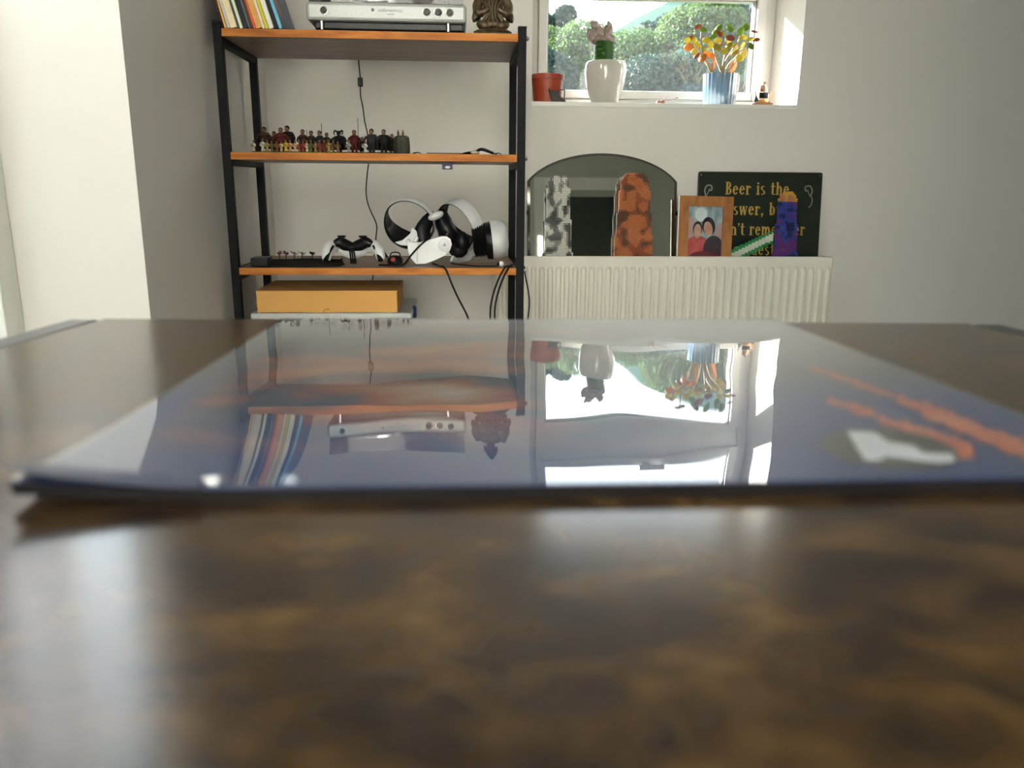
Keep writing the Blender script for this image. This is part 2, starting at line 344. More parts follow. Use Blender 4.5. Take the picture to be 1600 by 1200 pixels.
# added white house, out of view: sunlit, it throws daylight back through the patio door
REND = mat('white_render', (0.80, 0.77, 0.71), 0.9, col2=(0.77, 0.74, 0.68), scale=0.8, bump=0.2)
nb = thing('reflector_house', 'added white house bouncing sunlight in through the patio door', 'house', (4.6, -9.0, -0.25))
mk('wall', MB().span(-8, 8, -6.0, 0.0, 0, 6.2), REND, nb)
mk('roof', MB().poly([(-6.4, 6.2), (0.4, 6.2), (-3.0, 8.6)], 'x', -8.3, 8.3), mat('slate_roof', (0.09, 0.09, 0.10), 0.8), nb)
for x in (-5.0, -1.8, 3.0, 5.6):
    o = mk('window', MB().span(x-0.5, x+0.5, -0.02, 0.03, 3.6, 4.8, 0.01), UPVC, nb)
    mk('pane', MB().span(x-0.42, x+0.42, 0.03, 0.035, 3.68, 4.72), mat('dark_window_glass', (0.05, 0.06, 0.07), 0.1), o)
def nrm(a): return a/np.linalg.norm(a, axis=1, keepdims=True)
def leaf_mesh(name, blobs, n, size, mats, seed):
    r = np.random.default_rng(seed); bl = np.array(blobs); wgt = bl[:, 3]*bl[:, 4]; idx = r.choice(len(bl), n, p=wgt/wgt.sum())
    d = nrm(r.normal(size=(n, 3))); d[:, 2] = np.where(d[:, 2] < -0.3, -d[:, 2], d[:, 2])
    rad = 0.78+0.26*r.random(n)
    c = bl[idx, :3] + d*np.stack([bl[idx, 3]*rad, bl[idx, 3]*rad, bl[idx, 4]*rad], 1)
    nn = nrm(d + 0.7*r.normal(size=(n, 3))); t = nrm(np.cross(nn, r.normal(size=(n, 3)))); u = np.cross(nn, t)
    s = size*(0.6+0.8*r.random(n))[:, None]
    q = np.stack([c - t*s, c + u*s*0.55, c + t*s, c - u*s*0.55], 1).reshape(-1, 3)
    me = bpy.data.meshes.new(name); me.vertices.add(4*n); me.vertices.foreach_set('co', q.ravel())
    me.loops.add(4*n); me.loops.foreach_set('vertex_index', np.arange(4*n)); me.polygons.add(n)
    me.polygons.foreach_set('loop_start', np.arange(0, 4*n, 4))
    for m in mats: me.materials.append(m)
    me.polygons.foreach_set('material_index', r.choice(len(mats), n)); me.update(calc_edges=True); me.validate(); return me
LF = [mat('leaf_green_a', (0.0292, 0.0645, 0.0263), 0.6, col2=(0.0442, 0.0870, 0.0292), scale=1.5, spec=0.08, trans=0.45), mat('leaf_green_b', (0.0540, 0.0953, 0.0315), 0.6, col2=(0.0780, 0.1177, 0.0353), scale=1.5, spec=0.08, trans=0.45)]
LD = [mat('leaf_dark_a', (0.0102, 0.0281, 0.0263), 0.6, col2=(0.0145, 0.0331, 0.0298), scale=1.5, spec=0.08, trans=0.35), mat('leaf_dark_b', (0.0161, 0.0374, 0.0298), 0.6, scale=1.5, spec=0.08, trans=0.35)]  # blue cast of outdoor haze mixed into the dark leaf greens
BARK = mat('grey_bark', (0.09, 0.07, 0.05), 0.9, col2=(0.05, 0.04, 0.03), scale=12)
def crown_blobs(h0, h1, rad, n, seed, taper=0.5):
    r = random.Random(seed); out = []
    for i in range(n):
        t = r.random(); z = h0+(h1-h0)*t; rr = rad*(1-taper*abs(t-0.35)*1.3)
        a = r.random()*6.28; q = rr*math.sqrt(r.random())*0.8; k = rad*(0.28+0.2*r.random())
        out.append((q*math.cos(a), q*math.sin(a), min(z, h1-k*0.7), k, k*0.8))
    return out
TREE_CACHE = {}
def tree(label, x, Y, ytop, h0f, rad, kind, leaf, n, seed, group='trees outside the window'):
    p = S(x, ytop, Y); H = p.z+0.25
    t = thing('tree', label, 'tree', (p.x, Y, -0.25), (0, 0, seed), group)
    bl = crown_blobs(H*h0f, H, rad, 26, seed)
    mk('trunk', MB().tube([(0, 0, 0), (0.05, 0.02, H*0.3), (0, 0.05, H*0.75)], [0.16, 0.12, 0.05], 8), BARK, t)
    for i in range(4):
        a = i*1.6+seed; mk('branch', MB().tube([(0, 0, H*0.35), (math.cos(a)*rad*0.35, math.sin(a)*rad*0.35, H*0.55), (math.cos(a)*rad*0.6, math.sin(a)*rad*0.6, H*0.75)], [0.07, 0.05, 0.02], 6), BARK, t)
    me = leaf_mesh('crown', bl, n, leaf, kind, seed); o = bpy.data.objects.new('crown', me); COL.objects.link(o); o.parent = t
tree('tall dark bluish tree standing furthest left outside the window', 866, 26, 12, 0.3, 1.0, LD, 0.055, 26000, 3)
tree('sunlit light green tree behind the white cactus pot', 912, 15, 42, 0.15, 1.35, LF, 0.026, 60000, 5)
tree('lower leafy tree between the two potted plants', 985, 14, 58, 0.1, 1.5, LF, 0.026, 60000, 8)
tree('big pale green tree behind the jade plant', 1106, 13, 18, 0.1, 1.15, LF, 0.024, 70000, 11)
tree('dark tree at the right edge of the window view', 1160, 17, 17, 0.12, 1.2, LD, 0.034, 50000, 14)
tree('dark shrubby tree at the bottom of the window view', 1015, 11, 100, 0.05, 1.3, LD, 0.022, 60000, 17)
tree('shadowy shrub tree low behind the orange pot', 868, 12.5, 80, 0.05, 1.0, LD, 0.024, 45000, 19)
# added hedge dims the right wall; added fence keeps sun off the table
HB = [(-11.8+0.9*i, -8.4, 0.9+1.1*k, 0.8, 0.8) for i in range(9) for k in range(3)]
hd = thing('hedge', 'added dark hedge that dims light reaching the right wall', 'hedge', (0, 0, -0.25))
me = leaf_mesh('foliage', HB, 16000, 0.10, LD, 41); o = bpy.data.objects.new('foliage', me); COL.objects.link(o); o.parent = hd
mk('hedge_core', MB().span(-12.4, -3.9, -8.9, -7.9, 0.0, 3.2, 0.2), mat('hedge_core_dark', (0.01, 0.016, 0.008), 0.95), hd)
fe = thing('sun_block_fence', 'added board fence keeping low sun off the table', 'fence', (-1.80, 0.0, -0.12))
FEN = mat('fence_brown', (0.10, 0.06, 0.035), 0.85, col2=(0.07, 0.045, 0.03), scale=6)
bd = mk('board', MB().span(-0.012, 0.012, 0.004, 0.146, 0.04, 2.05, 0.002), FEN, fe); bd.location = (0, -2.5, 0)
for k in range(1, 52): copy_of(bd, fe, (0, -2.5+0.15*k, 0))
for k in range(5): mk('post', MB().span(-0.11, -0.013, -2.5+k*1.9, -2.4+k*1.9, 0, 2.15, 0.004), FEN, fe)
for z in (0.4, 1.7): mk('rail', MB().span(-0.05, -0.0125, -2.39, 5.1, z, z+0.08), FEN, fe)
# hill
HILL = mat('hazed_hill_green', (0.0325, 0.0553, 0.0455), 0.95, col2=(0.0247, 0.0455, 0.0403), scale=0.03, spec=0.0)  # hill green made pale and bluish to carry the distance haze
def hill_h(x, y):
    return 82*math.exp(-(((x-105)/95)**2 + ((y-330)/130)**2)) + 3.0*math.sin(x*0.05+1)*math.cos(y*0.04) - 6
b = MB(); nx, ny = 70, 50
for j in range(ny):
    for i in range(nx):
        x = -120+i*8.0; y = 90+j*9.0; b.v.append((x, y, hill_h(x, y)))
for j in range(ny-1):
    for i in range(nx-1): b.f.append((j*nx+i, j*nx+i+1, (j+1)*nx+i+1, (j+1)*nx+i)); b.m.append(0)
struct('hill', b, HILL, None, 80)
bl = []
r = random.Random(5)
for i in range(900):
    x = -40+r.random()*260; y = 110+r.random()**1.3*150; z = hill_h(x, y)
    if z < 46 + 6*math.sin(x*0.1): k = 2.0+2.0*r.random(); bl.append((x, y, z+k*0.6, k, k*0.9))
me = leaf_mesh('woodland', bl, 60000, 0.75, LD, 31); o = bpy.data.objects.new('woodland', me); COL.objects.link(o)
tag(o, 'distant woodland covering the lower slope of the hill', 'woodland', kind='stuff')

# ------------------------------------------------------------------ table
ZT = 0.735; TA = R_(-3.0); TILT = R_(-1.3)
def T_loc(v, c, a):   # world -> local of a z-rotated root
    dx, dy = v[0]-c[0], v[1]-c[1]; return (dx*math.cos(a)+dy*math.sin(a), -dx*math.sin(a)+dy*math.cos(a))
TC = (0.0505, 0.506); TW = 0.594; TLEN = 1.02; DROP = TLEN*math.tan(-TILT)
tb = thing('wooden_table', 'dark mottled wood table with black metal side frames in the foreground', 'table', (TC[0], TC[1], ZT), (TILT, 0, TA))
mk('tabletop', MB().span(-TW/2+0.0215, TW/2-0.0215, -TLEN, 0, -0.016, 0, 0.0015), TABLEW, tb)
for sx in (-1, 1):
    xa = sx*(TW/2-0.01)
    mk('side_rail', MB().span(xa-0.010, xa+0.010, -TLEN, 0, -0.0205, -0.0005, 0.0025), RAILM, tb)
    for yy, zf in ((-0.01, -ZT+0.001), (-TLEN+0.01, -ZT-DROP+0.001)):     # the floor under the table is not quite level
        mk('leg', MB().span(xa-0.010, xa+0.010, yy-0.0099, yy+0.0099, zf+0.006, -0.0206, 0.002), BLKMETAL, tb)
        mk('foot_pad', MB().lathe([(0.009, 0), (0.009, 0.007)], (xa, yy, zf), 12), BLKRUB, tb)
    mk('lower_rail', MB().span(xa-0.010, xa+0.010, -TLEN+0.02, -0.02, -ZT+0.10, -ZT+0.12, 0.002), BLKMETAL, tb)
for yy in (-0.03, -TLEN+0.03):
    mk('cross_rail', MB().span(-TW/2+0.02, TW/2-0.02, yy-0.01, yy+0.01, -0.037, -0.0165, 0.002), BLKMETAL, tb)

# ------------------------------------------------------------------ record sleeve lying on the table
LA = R_(-0.5); LW = 0.3015; LD_ = 0.2965
ux = Vector((math.cos(LA), math.sin(LA), 0)); uy = Vector((-math.sin(LA), math.cos(LA), 0))
LFAR = Vector((-0.1071, 0.4893, 0)) + ux*LW/2           # middle of the far edge
LFAR.z = ZT + (TC[1]-LFAR.y)*math.tan(-TILT) + 0.0004
lp = thing('record_sleeve', 'shrink-wrapped blue and orange record sleeve lying flat on the table', 'record sleeve', LFAR, (TILT, 0, LA))
LPI = (Matrix.Translation(LFAR) @ Euler((TILT, 0, LA)).to_matrix().to_4x4()).inverted()
def lp_z(x, y):     # underside height: the near left corner curls up off the table
    t = -y/LD_; u = 0.5-x/LW
    return 0.0028*max(0, (t-0.75)/0.25)**2*max(0, (u-0.80)/0.20)**2
TH = 0.0029
def lp_sheet(x0, x1, y0, y1, nx, ny, dz, thick=None, wob=None):
    b = MB(); vs_ = []; fs_ = []
    for k in ((0, 1) if thick else (0,)):
        for j in range(ny+1):
            for i in range(nx+1):
                x = x0+(x1-x0)*i/nx; y = y0+(y1-y0)*j/ny
                z = lp_z(x, y)+dz+(wob(x, y) if wob else 0)
                vs_.append((x, y, z - (thick if k else 0)))
    m = (nx+1)*(ny+1)
    for j in range(ny):
        for i in range(nx):
            a = j*(nx+1)+i; q = (a, a+1, a+nx+2, a+nx+1); fs_.append(q)
            if thick: fs_.append(tuple(p+m for p in reversed(q)))
    if thick:
        for i in range(nx):
            fs_.append((i, i+1, i+1+m, i+m)[::-1]); a = ny*(nx+1)+i; fs_.append((a, a+1, a+1+m, a+m))
        for j in range(ny):
            a = j*(nx+1); fs_.append((a, a+nx+1, a+nx+1+m, a+m)); a += nx; fs_.append((a, a+nx+1, a+nx+1+m, a+m)[::-1])
    return b.add(vs_, fs_)
# printed cover: slate blue near the viewer, orange and cream painted streaks, pale border
m = bpy.data.materials.new('printed_cover'); m.use_nodes = True; MATS['printed_cover'] = m
nt = m.node_tree; N = nt.nodes.new; L = nt.links.new; pb = nt.nodes['Principled BSDF']; pb.inputs['Roughness'].default_value = 0.45; pb.inputs['Specular IOR Level'].default_value = 0.3
tc = N('ShaderNodeTexCoord'); sx = N('ShaderNodeSeparateXYZ'); L(tc.outputs['Object'], sx.inputs[0])
mp = N('ShaderNodeMapping'); mp.inputs['Scale'].default_value = (11, 22, 1); mp.inputs['Rotation'].default_value = (0, 0, 0.3); L(tc.outputs['Object'], mp.inputs[0])
n1 = N('ShaderNodeTexNoise'); n1.inputs['Scale'].default_value = 1.0; n1.inputs['Detail'].default_value = 3; n1.inputs['Distortion'].default_value = 0.8; L(mp.outputs[0], n1.inputs['Vector'])
def ramp(inp, stops):
    r = N('ShaderNodeValToRGB'); e = r.color_ramp.elements; e[0].position, e[0].color = stops[0][0], (*stops[0][1], 1); e[1].position, e[1].color = stops[-1][0], (*stops[-1][1], 1)
    for p, c in stops[1:-1]: q = e.new(p); q.color = (*c, 1)
    L(inp, r.inputs[0]); return r
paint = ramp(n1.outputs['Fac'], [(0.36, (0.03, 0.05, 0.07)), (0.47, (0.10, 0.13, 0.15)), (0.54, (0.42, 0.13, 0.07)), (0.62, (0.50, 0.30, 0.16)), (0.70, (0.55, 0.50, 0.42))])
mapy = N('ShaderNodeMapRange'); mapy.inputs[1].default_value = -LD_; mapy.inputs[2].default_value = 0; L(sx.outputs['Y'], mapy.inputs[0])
# blue print near, pale border far, paled further to stand for film reflection
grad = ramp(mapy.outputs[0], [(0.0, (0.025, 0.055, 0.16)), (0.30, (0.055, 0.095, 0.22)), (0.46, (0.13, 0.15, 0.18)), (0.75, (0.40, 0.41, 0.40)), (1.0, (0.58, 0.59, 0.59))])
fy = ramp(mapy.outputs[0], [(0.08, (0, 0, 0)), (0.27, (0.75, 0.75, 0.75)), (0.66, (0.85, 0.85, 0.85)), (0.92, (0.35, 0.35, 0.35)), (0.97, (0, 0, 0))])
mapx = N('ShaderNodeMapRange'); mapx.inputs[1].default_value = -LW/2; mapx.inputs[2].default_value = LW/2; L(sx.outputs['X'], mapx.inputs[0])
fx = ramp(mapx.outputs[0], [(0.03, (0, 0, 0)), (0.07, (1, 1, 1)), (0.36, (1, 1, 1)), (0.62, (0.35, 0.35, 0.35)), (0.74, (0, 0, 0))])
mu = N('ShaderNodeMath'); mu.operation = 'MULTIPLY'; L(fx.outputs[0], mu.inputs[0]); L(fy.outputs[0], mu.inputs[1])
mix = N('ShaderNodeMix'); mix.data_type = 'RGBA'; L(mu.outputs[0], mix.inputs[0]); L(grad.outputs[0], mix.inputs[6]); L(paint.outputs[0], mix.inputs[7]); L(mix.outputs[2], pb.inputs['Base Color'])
COVER = m
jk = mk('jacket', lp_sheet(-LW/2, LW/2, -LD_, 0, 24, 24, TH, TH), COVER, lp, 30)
mk('spine_edge', MB().add(*(lambda n: ([(-LW/2+LW*i/n, -LD_-0.0006, lp_z(-LW/2+LW*i/n, -LD_)+q) for q in (-0.0003, TH+0.0002) for i in range(n+1)], [(i, i+1, n+2+i, n+1+i) for i in range(n)]))(24)), mat('dark_spine', (0.006, 0.004, 0.004), 0.6, spec=0.2), jk)
def lpxy(px, py):
    o = LPI @ Vector(CAM); d = LPI.to_3x3() @ Vector(_ray(px, py)); t = (TH-o.z)/d.z; p = o+d*t; return (p.x, p.y)
def lp_flat(name, polys, matr, dz=0.00025):
    b = MB()
    for pts in polys:
        q = [lpxy(*p) for p in pts]; b.add([(x, y, lp_z(x, y)+TH+dz) for x, y in q], [tuple(range(len(q)))])
    return mk(name, b, matr, jk, 0)
REDP = mat('orange_red_print', (0.55, 0.12, 0.06), 0.5, col2=(0.62, 0.22, 0.12), scale=60)
GREYP = mat('grey_print', (0.075, 0.08, 0.075), 0.5, scale=60)
WHP = mat('white_sticker_print', (0.75, 0.76, 0.78), 0.5, scale=40)
# two rows of brushy title lettering along the right-hand edge
r = random.Random(3)
def jag(xa, ya, xb, yb, hw, n):
    out = []
    for i in range(n):
        t0, t1 = i/n, (i+0.82)/n
        ax, ay = xa+(xb-xa)*t0, ya+(yb-ya)*t0; bx, by = xa+(xb-xa)*t1, ya+(yb-ya)*t1
        h0 = hw*(0.7+0.6*t0)*(0.6+0.7*r.random()); k = hw*0.5*r.random()
        out.append([(ax, ay-h0), ((ax+bx)/2, (ay+by)/2-h0*0.3-k), (bx, by-h0*0.9), (bx+6, by+h0*0.4), ((ax+bx)/2, (ay+by)/2+h0*0.8), (ax-6, ay+h0*0.5)])
    return out
lp_flat('title_print', jag(1272, 576, 1400, 622, 7, 4)+jag(1405, 624, 1640, 722, 17, 6)+jag(1296, 626, 1370, 650, 9, 2)+jag(1375, 655, 1525, 712, 15, 4), REDP)
lp_flat('sticker', [[(1390+108*math.cos(a), 703+31*math.sin(a)+(108*math.cos(a))*0.10) for a in [i*2*math.pi/40 for i in range(40)]]], GREYP, 0.0004)
lp_flat('sticker_print', [[(1323, 676), (1368, 678), (1388, 694), (1428, 698), (1440, 710), (1488, 712), (1492, 724), (1470, 727), (1440, 724), (1385, 716), (1370, 724), (1350, 722)]], WHP, 0.0006)
lp_flat('small_print', [[(a, 503), (c, 503), (c, 509.5), (a, 509.5)] for a, c in ((484, 490), (493, 500), (503, 512), (516, 525))] + [[(a, 501), (c, 501), (c, 513), (a, 513)] for a, c in ((537, 542), (545, 553), (559, 563), (566, 575))] + [[(a, 502), (c, 502), (c, 510), (a, 510)] for a, c in ((583, 592), (594, 603), (605, 612), (616, 622), (624, 630), (633, 644))], mat('dark_print', (0.05, 0.05, 0.06), 0.5))
FILM = glass_mat('shrink_film', (0.97, 0.97, 0.97), ior=1.5, rough=0.012, boost=1.5, wave=0.0016, wscale=(9, 5, 1))
film = mk('shrink_wrap', lp_sheet(-LW/2-0.0004, LW/2+0.0004, -LD_-0.0004, 0.0004, 40, 40, TH+0.0007, None), FILM, lp, 80, flip=False)
# dog-eared near left corner of the cover
b = MB(); vs_ = []; fs_ = []; nn = 10
for i in range(nn+1):
    x = -LW/2-0.001+0.046*i/nn
    for j in range(5):
        y = -LD_-0.003+0.016*j/4*(1-0.5*i/nn); vs_.append((x, y, lp_z(x, y)+TH+0.0012+0.0030*(1-j/4)*(1-i/nn)**1.5))
for i in range(nn):
    for j in range(4): fs_.append((i*5+j, (i+1)*5+j, (i+1)*5+j+1, i*5+j+1))
mk('bent_corner', b.add(vs_, fs_), mat('navy_print', (0.022, 0.035, 0.10), 0.4), jk, 60)
# torn, crumpled film at the near left corner
b = MB(); vs_ = []; fs_ = []; n = 26; r = random.Random(9)
for i in range(n+1):
    x = -LW/2+0.018+0.055*i/n
    z0 = lp_z(x, -LD_)+TH
    for j in range(4):
        vs_.append((x+r.uniform(-.001, .001), -LD_-0.0012*j+r.uniform(-.0008, .0008)+0.004, z0+0.0016-0.0012*j+r.uniform(-.0011, .0011)))
for i in range(n):
    for j in range(3): fs_.append((i*4+j, i*4+j+1, i*4+j+5, i*4+j+4))
mk('crumpled_film', b.add(vs_, fs_), glass_mat('crumpled_shrink_film', (0.92, 0.93, 0.95), ior=1.6, rough=0.08, boost=3.0), lp, 0)

# ------------------------------------------------------------------ shelving unit
SX0, SX1, SY0, SY1 = -0.524, 0.1525, 1.90, 2.22; PW = 0.0185
SH = [1.138, 0.8825, 0.626, 0.37, 0.115]; BT = 0.0165
su = thing('shelving_unit', 'black metal shelving unit with rustic wooden boards against the wall', 'shelving unit', ((SX0+SX1)/2, (SY0+SY1)/2, 0))
for x in (SX0, SX1-PW):
    for y in (SY0, SY1-PW):
        mk('post', MB().span(x, x+PW, y, y+PW, 0, 1.150, 0.0015), BLKMETAL, su, world=True)
for z in SH:
    b = MB().span(SX0+PW+0.0003, SX1-PW-0.0003, SY0+0.001, SY1-0.001, z-BT, z, 0.0008)
    # front edge banding gets its own colour
    o = mk('shelf_board', b, SHELFTOP, su, world=True)
    mk('edge_band', MB().span(SX0+PW+0.0006, SX1-PW-0.0006, SY0-0.0004, SY0+0.0009, z-BT+0.0004, z-0.0004), SHELFEDGE, o, world=True)
    for x in (SX0, SX1-PW):
        mk('side_rail', MB().span(x, x+PW, SY0+PW, SY1-PW, z-BT-0.013, z-0.004, 0.0015), BLKMETAL, su, world=True)
    for y in (SY0+PW/2, SY1-PW/2):
        mk('bolt', MB().lathe([(0.0055, 0), (0.0055, 0.003), (0.003, 0.006)], (SX1, y, z-0.008), 12, M=Euler((0, R_(90), 0)).to_matrix()), STEEL, su, world=True)
for x in (SX0, SX1-PW):
    for y in (SY0, SY1-PW): mk('post_cap', MB().span(x-0.0006, x+PW+0.0006, y-0.0006, y+PW+0.0006, 1.150, 1.154, 0.0015), BLKPL, su, world=True)

# price tag hanging under the middle board
t = S(699, 258, 1.93)
tg = thing('hanging_tag', 'small dark purple tag hanging under the middle shelf board', 'tag', (t.x, 1.93, SH[1]-BT-0.018))
mk('card', MB().span(-0.012, 0.012, -0.0006, 0.0006, 0.001, 0.018, 0.0004), mat('purple_card', (0.03, 0.02, 0.09), 0.5), tg)
mk('printed_mark', MB().ell((0.0005, -0.0007, 0.006), (0.006, 0.0003, 0.003)), mat('white_print', (0.8, 0.8, 0.8), 0.5), tg)
tg.location.z = SH[1]-BT-0.018

# ------------------------------------------------------------------ records / singles leaning on the top board
RECS = [  # bottom-left px, width px, tilt, height, colour, label colour words
 (346, 4, 9, .185, (0.035, 0.012, 0.012), 'dark maroon'), (351.5, 3, 13, .185, (0.62, 0.36, 0.10), 'gold-edged'), (356, 4.5, 14, .187, (0.45, 0.44, 0.40), 'grey and white'),
 (361, 9.5, 14.5, .187, (0.66, 0.52, 0.34), 'thick cream'), (371.5, 3.2, 14.5, .19, (0.07, 0.075, 0.065), 'charcoal'), (375.5, 4.5, 15, .19, (0.55, 0.58, 0.46), 'pale green-white'),
 (381, 8, 15.5, .19, (0.015, 0.018, 0.025), 'thick black'), (389.6, 3.0, 15.5, .195, (0.11, 0.14, 0.13), 'dark grey-green'), (393.5, 3.0, 15.5, .195, (0.10, 0.05, 0.03), 'dark brown'),
 (397, 3.6, 15.5, .195, (0.55, 0.09, 0.05), 'bright red'), (401, 9.0, 16, .198, (0.55, 0.28, 0.09), 'thick tan orange'), (410.8, 4.0, 16, .198, (0.60, 0.55, 0.42), 'cream speckled'),
 (415.6, 4.4, 16, .20, (0.52, 0.42, 0.03), 'mustard yellow'), (421, 7.0, 16, .20, (0.72, 0.66, 0.54), 'ivory white'), (429, 7.5, 16, .202, (0.008, 0.007, 0.01), 'black')]
for i, (px, wp, tilt, h, c, words) in enumerate(RECS):
    p = S(px, 44, 1.912); wd = wp/655.0
    c = tuple(min(0.9, q*1.45) for q in c); m = mat('record_spine_%s' % words.replace(' ', '_'), c, 0.6, col2=tuple(q*0.85 for q in c), scale=70, spec=0.25)
    t = thing('record', '%s spine of a leaning record on the top shelf' % words, 'record', (p.x, 1.908, SH[0]+0.0006+0.0*i), (0, R_(-tilt), 0), 'records leaning on the top shelf')
    mk('sleeve', MB().span(0.0003, wd-0.0003, 0, 0.19, 0.0003*wd, h, min(0.0008, wd*0.2)), m, t)
    mk('disc_edge', MB().span(wd*0.35, wd*0.65, 0.19, 0.1905, 0.004, h-0.004), BLKPL, t)
    t.location.z = SH[0] + 0.0008 + wd*math.sin(R_(tilt))*0.0
p = S(437.5, 45, 1.912); wd = 4.0/655; tilt = 17
t = thing('record', 'blue record sleeve with an orange curl, outermost of the leaning row', 'record', (p.x, 1.908, SH[0]+0.0008), (0, R_(-tilt), 0), 'records leaning on the top shelf')
mk('sleeve', MB().span(0, wd, 0, 0.2, 0, 0.205, 0.0008), mat('blue_sleeve', (0.055, 0.10, 0.22), 0.45, col2=(0.07, 0.11, 0.20), scale=14), t)
mk('spine', MB().span(-0.0002, wd+0.0002, -0.0006, 0.0008, 0.001, 0.204), mat('sky_blue_spine', (0.08, 0.38, 0.62), 0.45, col2=(0.14, 0.50, 0.72), scale=50), t)
b = MB(); pts = [(0.075, 0.036), (0.06, 0.044), (0.045, 0.062), (0.04, 0.09), (0.05, 0.115), (0.075, 0.13)]
b.tube([(wd+0.0004, y, z) for y, z in pts], [0.004, 0.009, 0.012, 0.013, 0.01, 0.004], 8, flat=0.05, smooth=5, up=(1, 0, 0))
mk('cover_print', b, mat('orange_curl_print', (0.45, 0.20, 0.03), 0.5, col2=(0.38, 0.06, 0.02), scale=45), t)

# ------------------------------------------------------------------ turntable
a0 = S(479, 40, 1.915).x; a1 = S(729, 44, 1.915).x; ac = (a0+a1)/2; aw = a1-a0
tt = thing('turntable', 'silver record player with black base on the top shelf', 'turntable', (ac, 1.915, SH[0]))
mk('plinth', MB().span(-aw/2, aw/2, 0.0, 0.285, 0.022, 0.060, 0.007), SILVER, tt)
mk('black_base', MB().span(-aw/2+0.016, aw/2-0.006, 0.012, 0.28, 0.006, 0.0225, 0.003), BLKPL, tt)
for x in (-aw/2+0.032, aw/2-0.04):
    for y in (0.03, 0.25):
        mk('foot', MB().lathe([(0.013, 0.0), (0.014, 0.004), (0.012, 0.0065)], (x, y, 0.0), 20), BLKRUB, tt)
        mk('foot_trim', MB().lathe([(0.0048, 0), (0.0048, 0.017)], (x, y-0.0225 if y < 0.1 else y, 0.0045), 14), STEEL, tt)
KM = Euler((R_(90), 0, 0)).to_matrix()
for px in (506, 666.5, 684.5, 702.5):
    x = S(px, 19, 1.915).x-ac
    k = mk('knob', MB().lathe([(0.0075, 0), (0.0075, 0.003), (0.0062, 0.008), (0.0, 0.0082)], (x, 0.0, 0.042), 20, M=KM), BLKPL, tt)
    mk('knob_ring', MB().lathe([(0.0088, 0), (0.0088, 0.0012), (0.0076, 0.0016)], (x, 0.0, 0.042), 20, M=KM), STEEL, k)
mk('platter', MB().lathe([(0.0, 0.060), (0.145, 0.060), (0.147, 0.063), (0.147, 0.072), (0.0, 0.072)], (-0.035, 0.150, 0), 48), STEEL, tt)
mk('disc', MB().lathe([(0.0, 0.0722), (0.118, 0.0722), (0.12, 0.073), (0.118, 0.0738), (0.0, 0.0738)], (-0.035, 0.150, 0), 48), BLKPL, tt)
mk('tonearm', MB().tube([(0.135, 0.235, 0.085), (0.135, 0.10, 0.085), (0.095, 0.05, 0.083)], 0.004, 8).lathe([(0.018, 0.06), (0.018, 0.083), (0.006, 0.09)], (0.135, 0.235, 0), 16), SILVER, tt)
b = MB(); q = 0.0022; X = aw/2-0.006
b.span(-X, X, 0.008, 0.008+q, 0.0608, 0.11).span(-X, X, 0.278, 0.278+q, 0.0608, 0.11).span(-X, -X+q, 0.008, 0.28, 0.0608, 0.11).span(X-q, X, 0.008, 0.28, 0.0608, 0.11).span(-X, X, 0.008, 0.28, 0.11, 0.1122)
mk('dust_cover', b, glass_mat('smoked_acrylic', (0.86, 0.85, 0.85), dust=0.10, dustcol=(0.6, 0.6, 0.6)), tt, 0)
def text_mesh(name, body, size, matr, parent, loc, rot, align='CENTER', ext=0.0002):
    cu = bpy.data.curves.new(name, 'FONT'); cu.body = body; cu.size = size; cu.align_x = align; cu.extrude = ext
    tmp = bpy.data.objects.new(name, cu); COL.objects.link(tmp)
    dg = bpy.context.evaluated_depsgraph_get(); me = bpy.data.meshes.new_from_object(tmp.evaluated_get(dg)); bpy.data.objects.remove(tmp)
    me.materials.clear(); me.materials.append(matr); o = bpy.data.objects.new(name, me); COL.objects.link(o); o.parent = parent; o.location = loc; o.rotation_euler = rot; return o
INK = mat('grey_ink', (0.10, 0.10, 0.10), 0.5)
text_mesh('maker_lettering', 'audio-technica', 0.0088, INK, tt, (0.008, -0.0004, 0.042), (R_(90), 0, 0))
mk('small_mark', MB().span(0.001, 0.016, -0.0005, 0.0002, 0.0362, 0.0374), INK, tt)
mk('logo_ring', MB().lathe([(0.0026, 0), (0.0035, 0), (0.0035, 0.0004), (0.0026, 0.0004)], (-0.030, 0.0, 0.045), 18, M=KM), INK, tt)

# ------------------------------------------------------------------ bronze statuette
p = S(770, 52, 1.945)
BRZ = mat('aged_bronze', (0.045, 0.028, 0.013), 0.42, metal=0.4, col2=(0.13, 0.09, 0.045), scale=120, bump=0.5, bscale=160)
st = thing('statuette', 'aged bronze seated robed statuette beside the record player', 'statuette', (p.x, 1.95, SH[0]))
mk('pedestal', MB().lathe([(0.044, 0), (0.045, 0.004), (0.040, 0.008), (0.042, 0.011), (0.036, 0.014)], (0, 0, 0), 28, rib=lambda a: 0.04*math.cos(a*12)).xf(Matrix.Diagonal((1, 0.75, 1))), BRZ, st)
b = MB()
b.ell((0, 0, 0.024), (0.036, 0.026, 0.013)).ell((-0.02, -0.012, 0.022), (0.018, 0.016, 0.011), (0, 0.3, 0)).ell((0.02, -0.012, 0.022), (0.018, 0.016, 0.011), (0, -0.3, 0))
b.ell((0, 0.002, 0.052), (0.025, 0.018, 0.032)).ell((0, 0.002, 0.078), (0.031, 0.017, 0.013))
b.lathe([(0.010, 0.085), (0.0095, 0.10)], (0, 0.001, 0), 14)
mk('robed_body', b, BRZ, st)
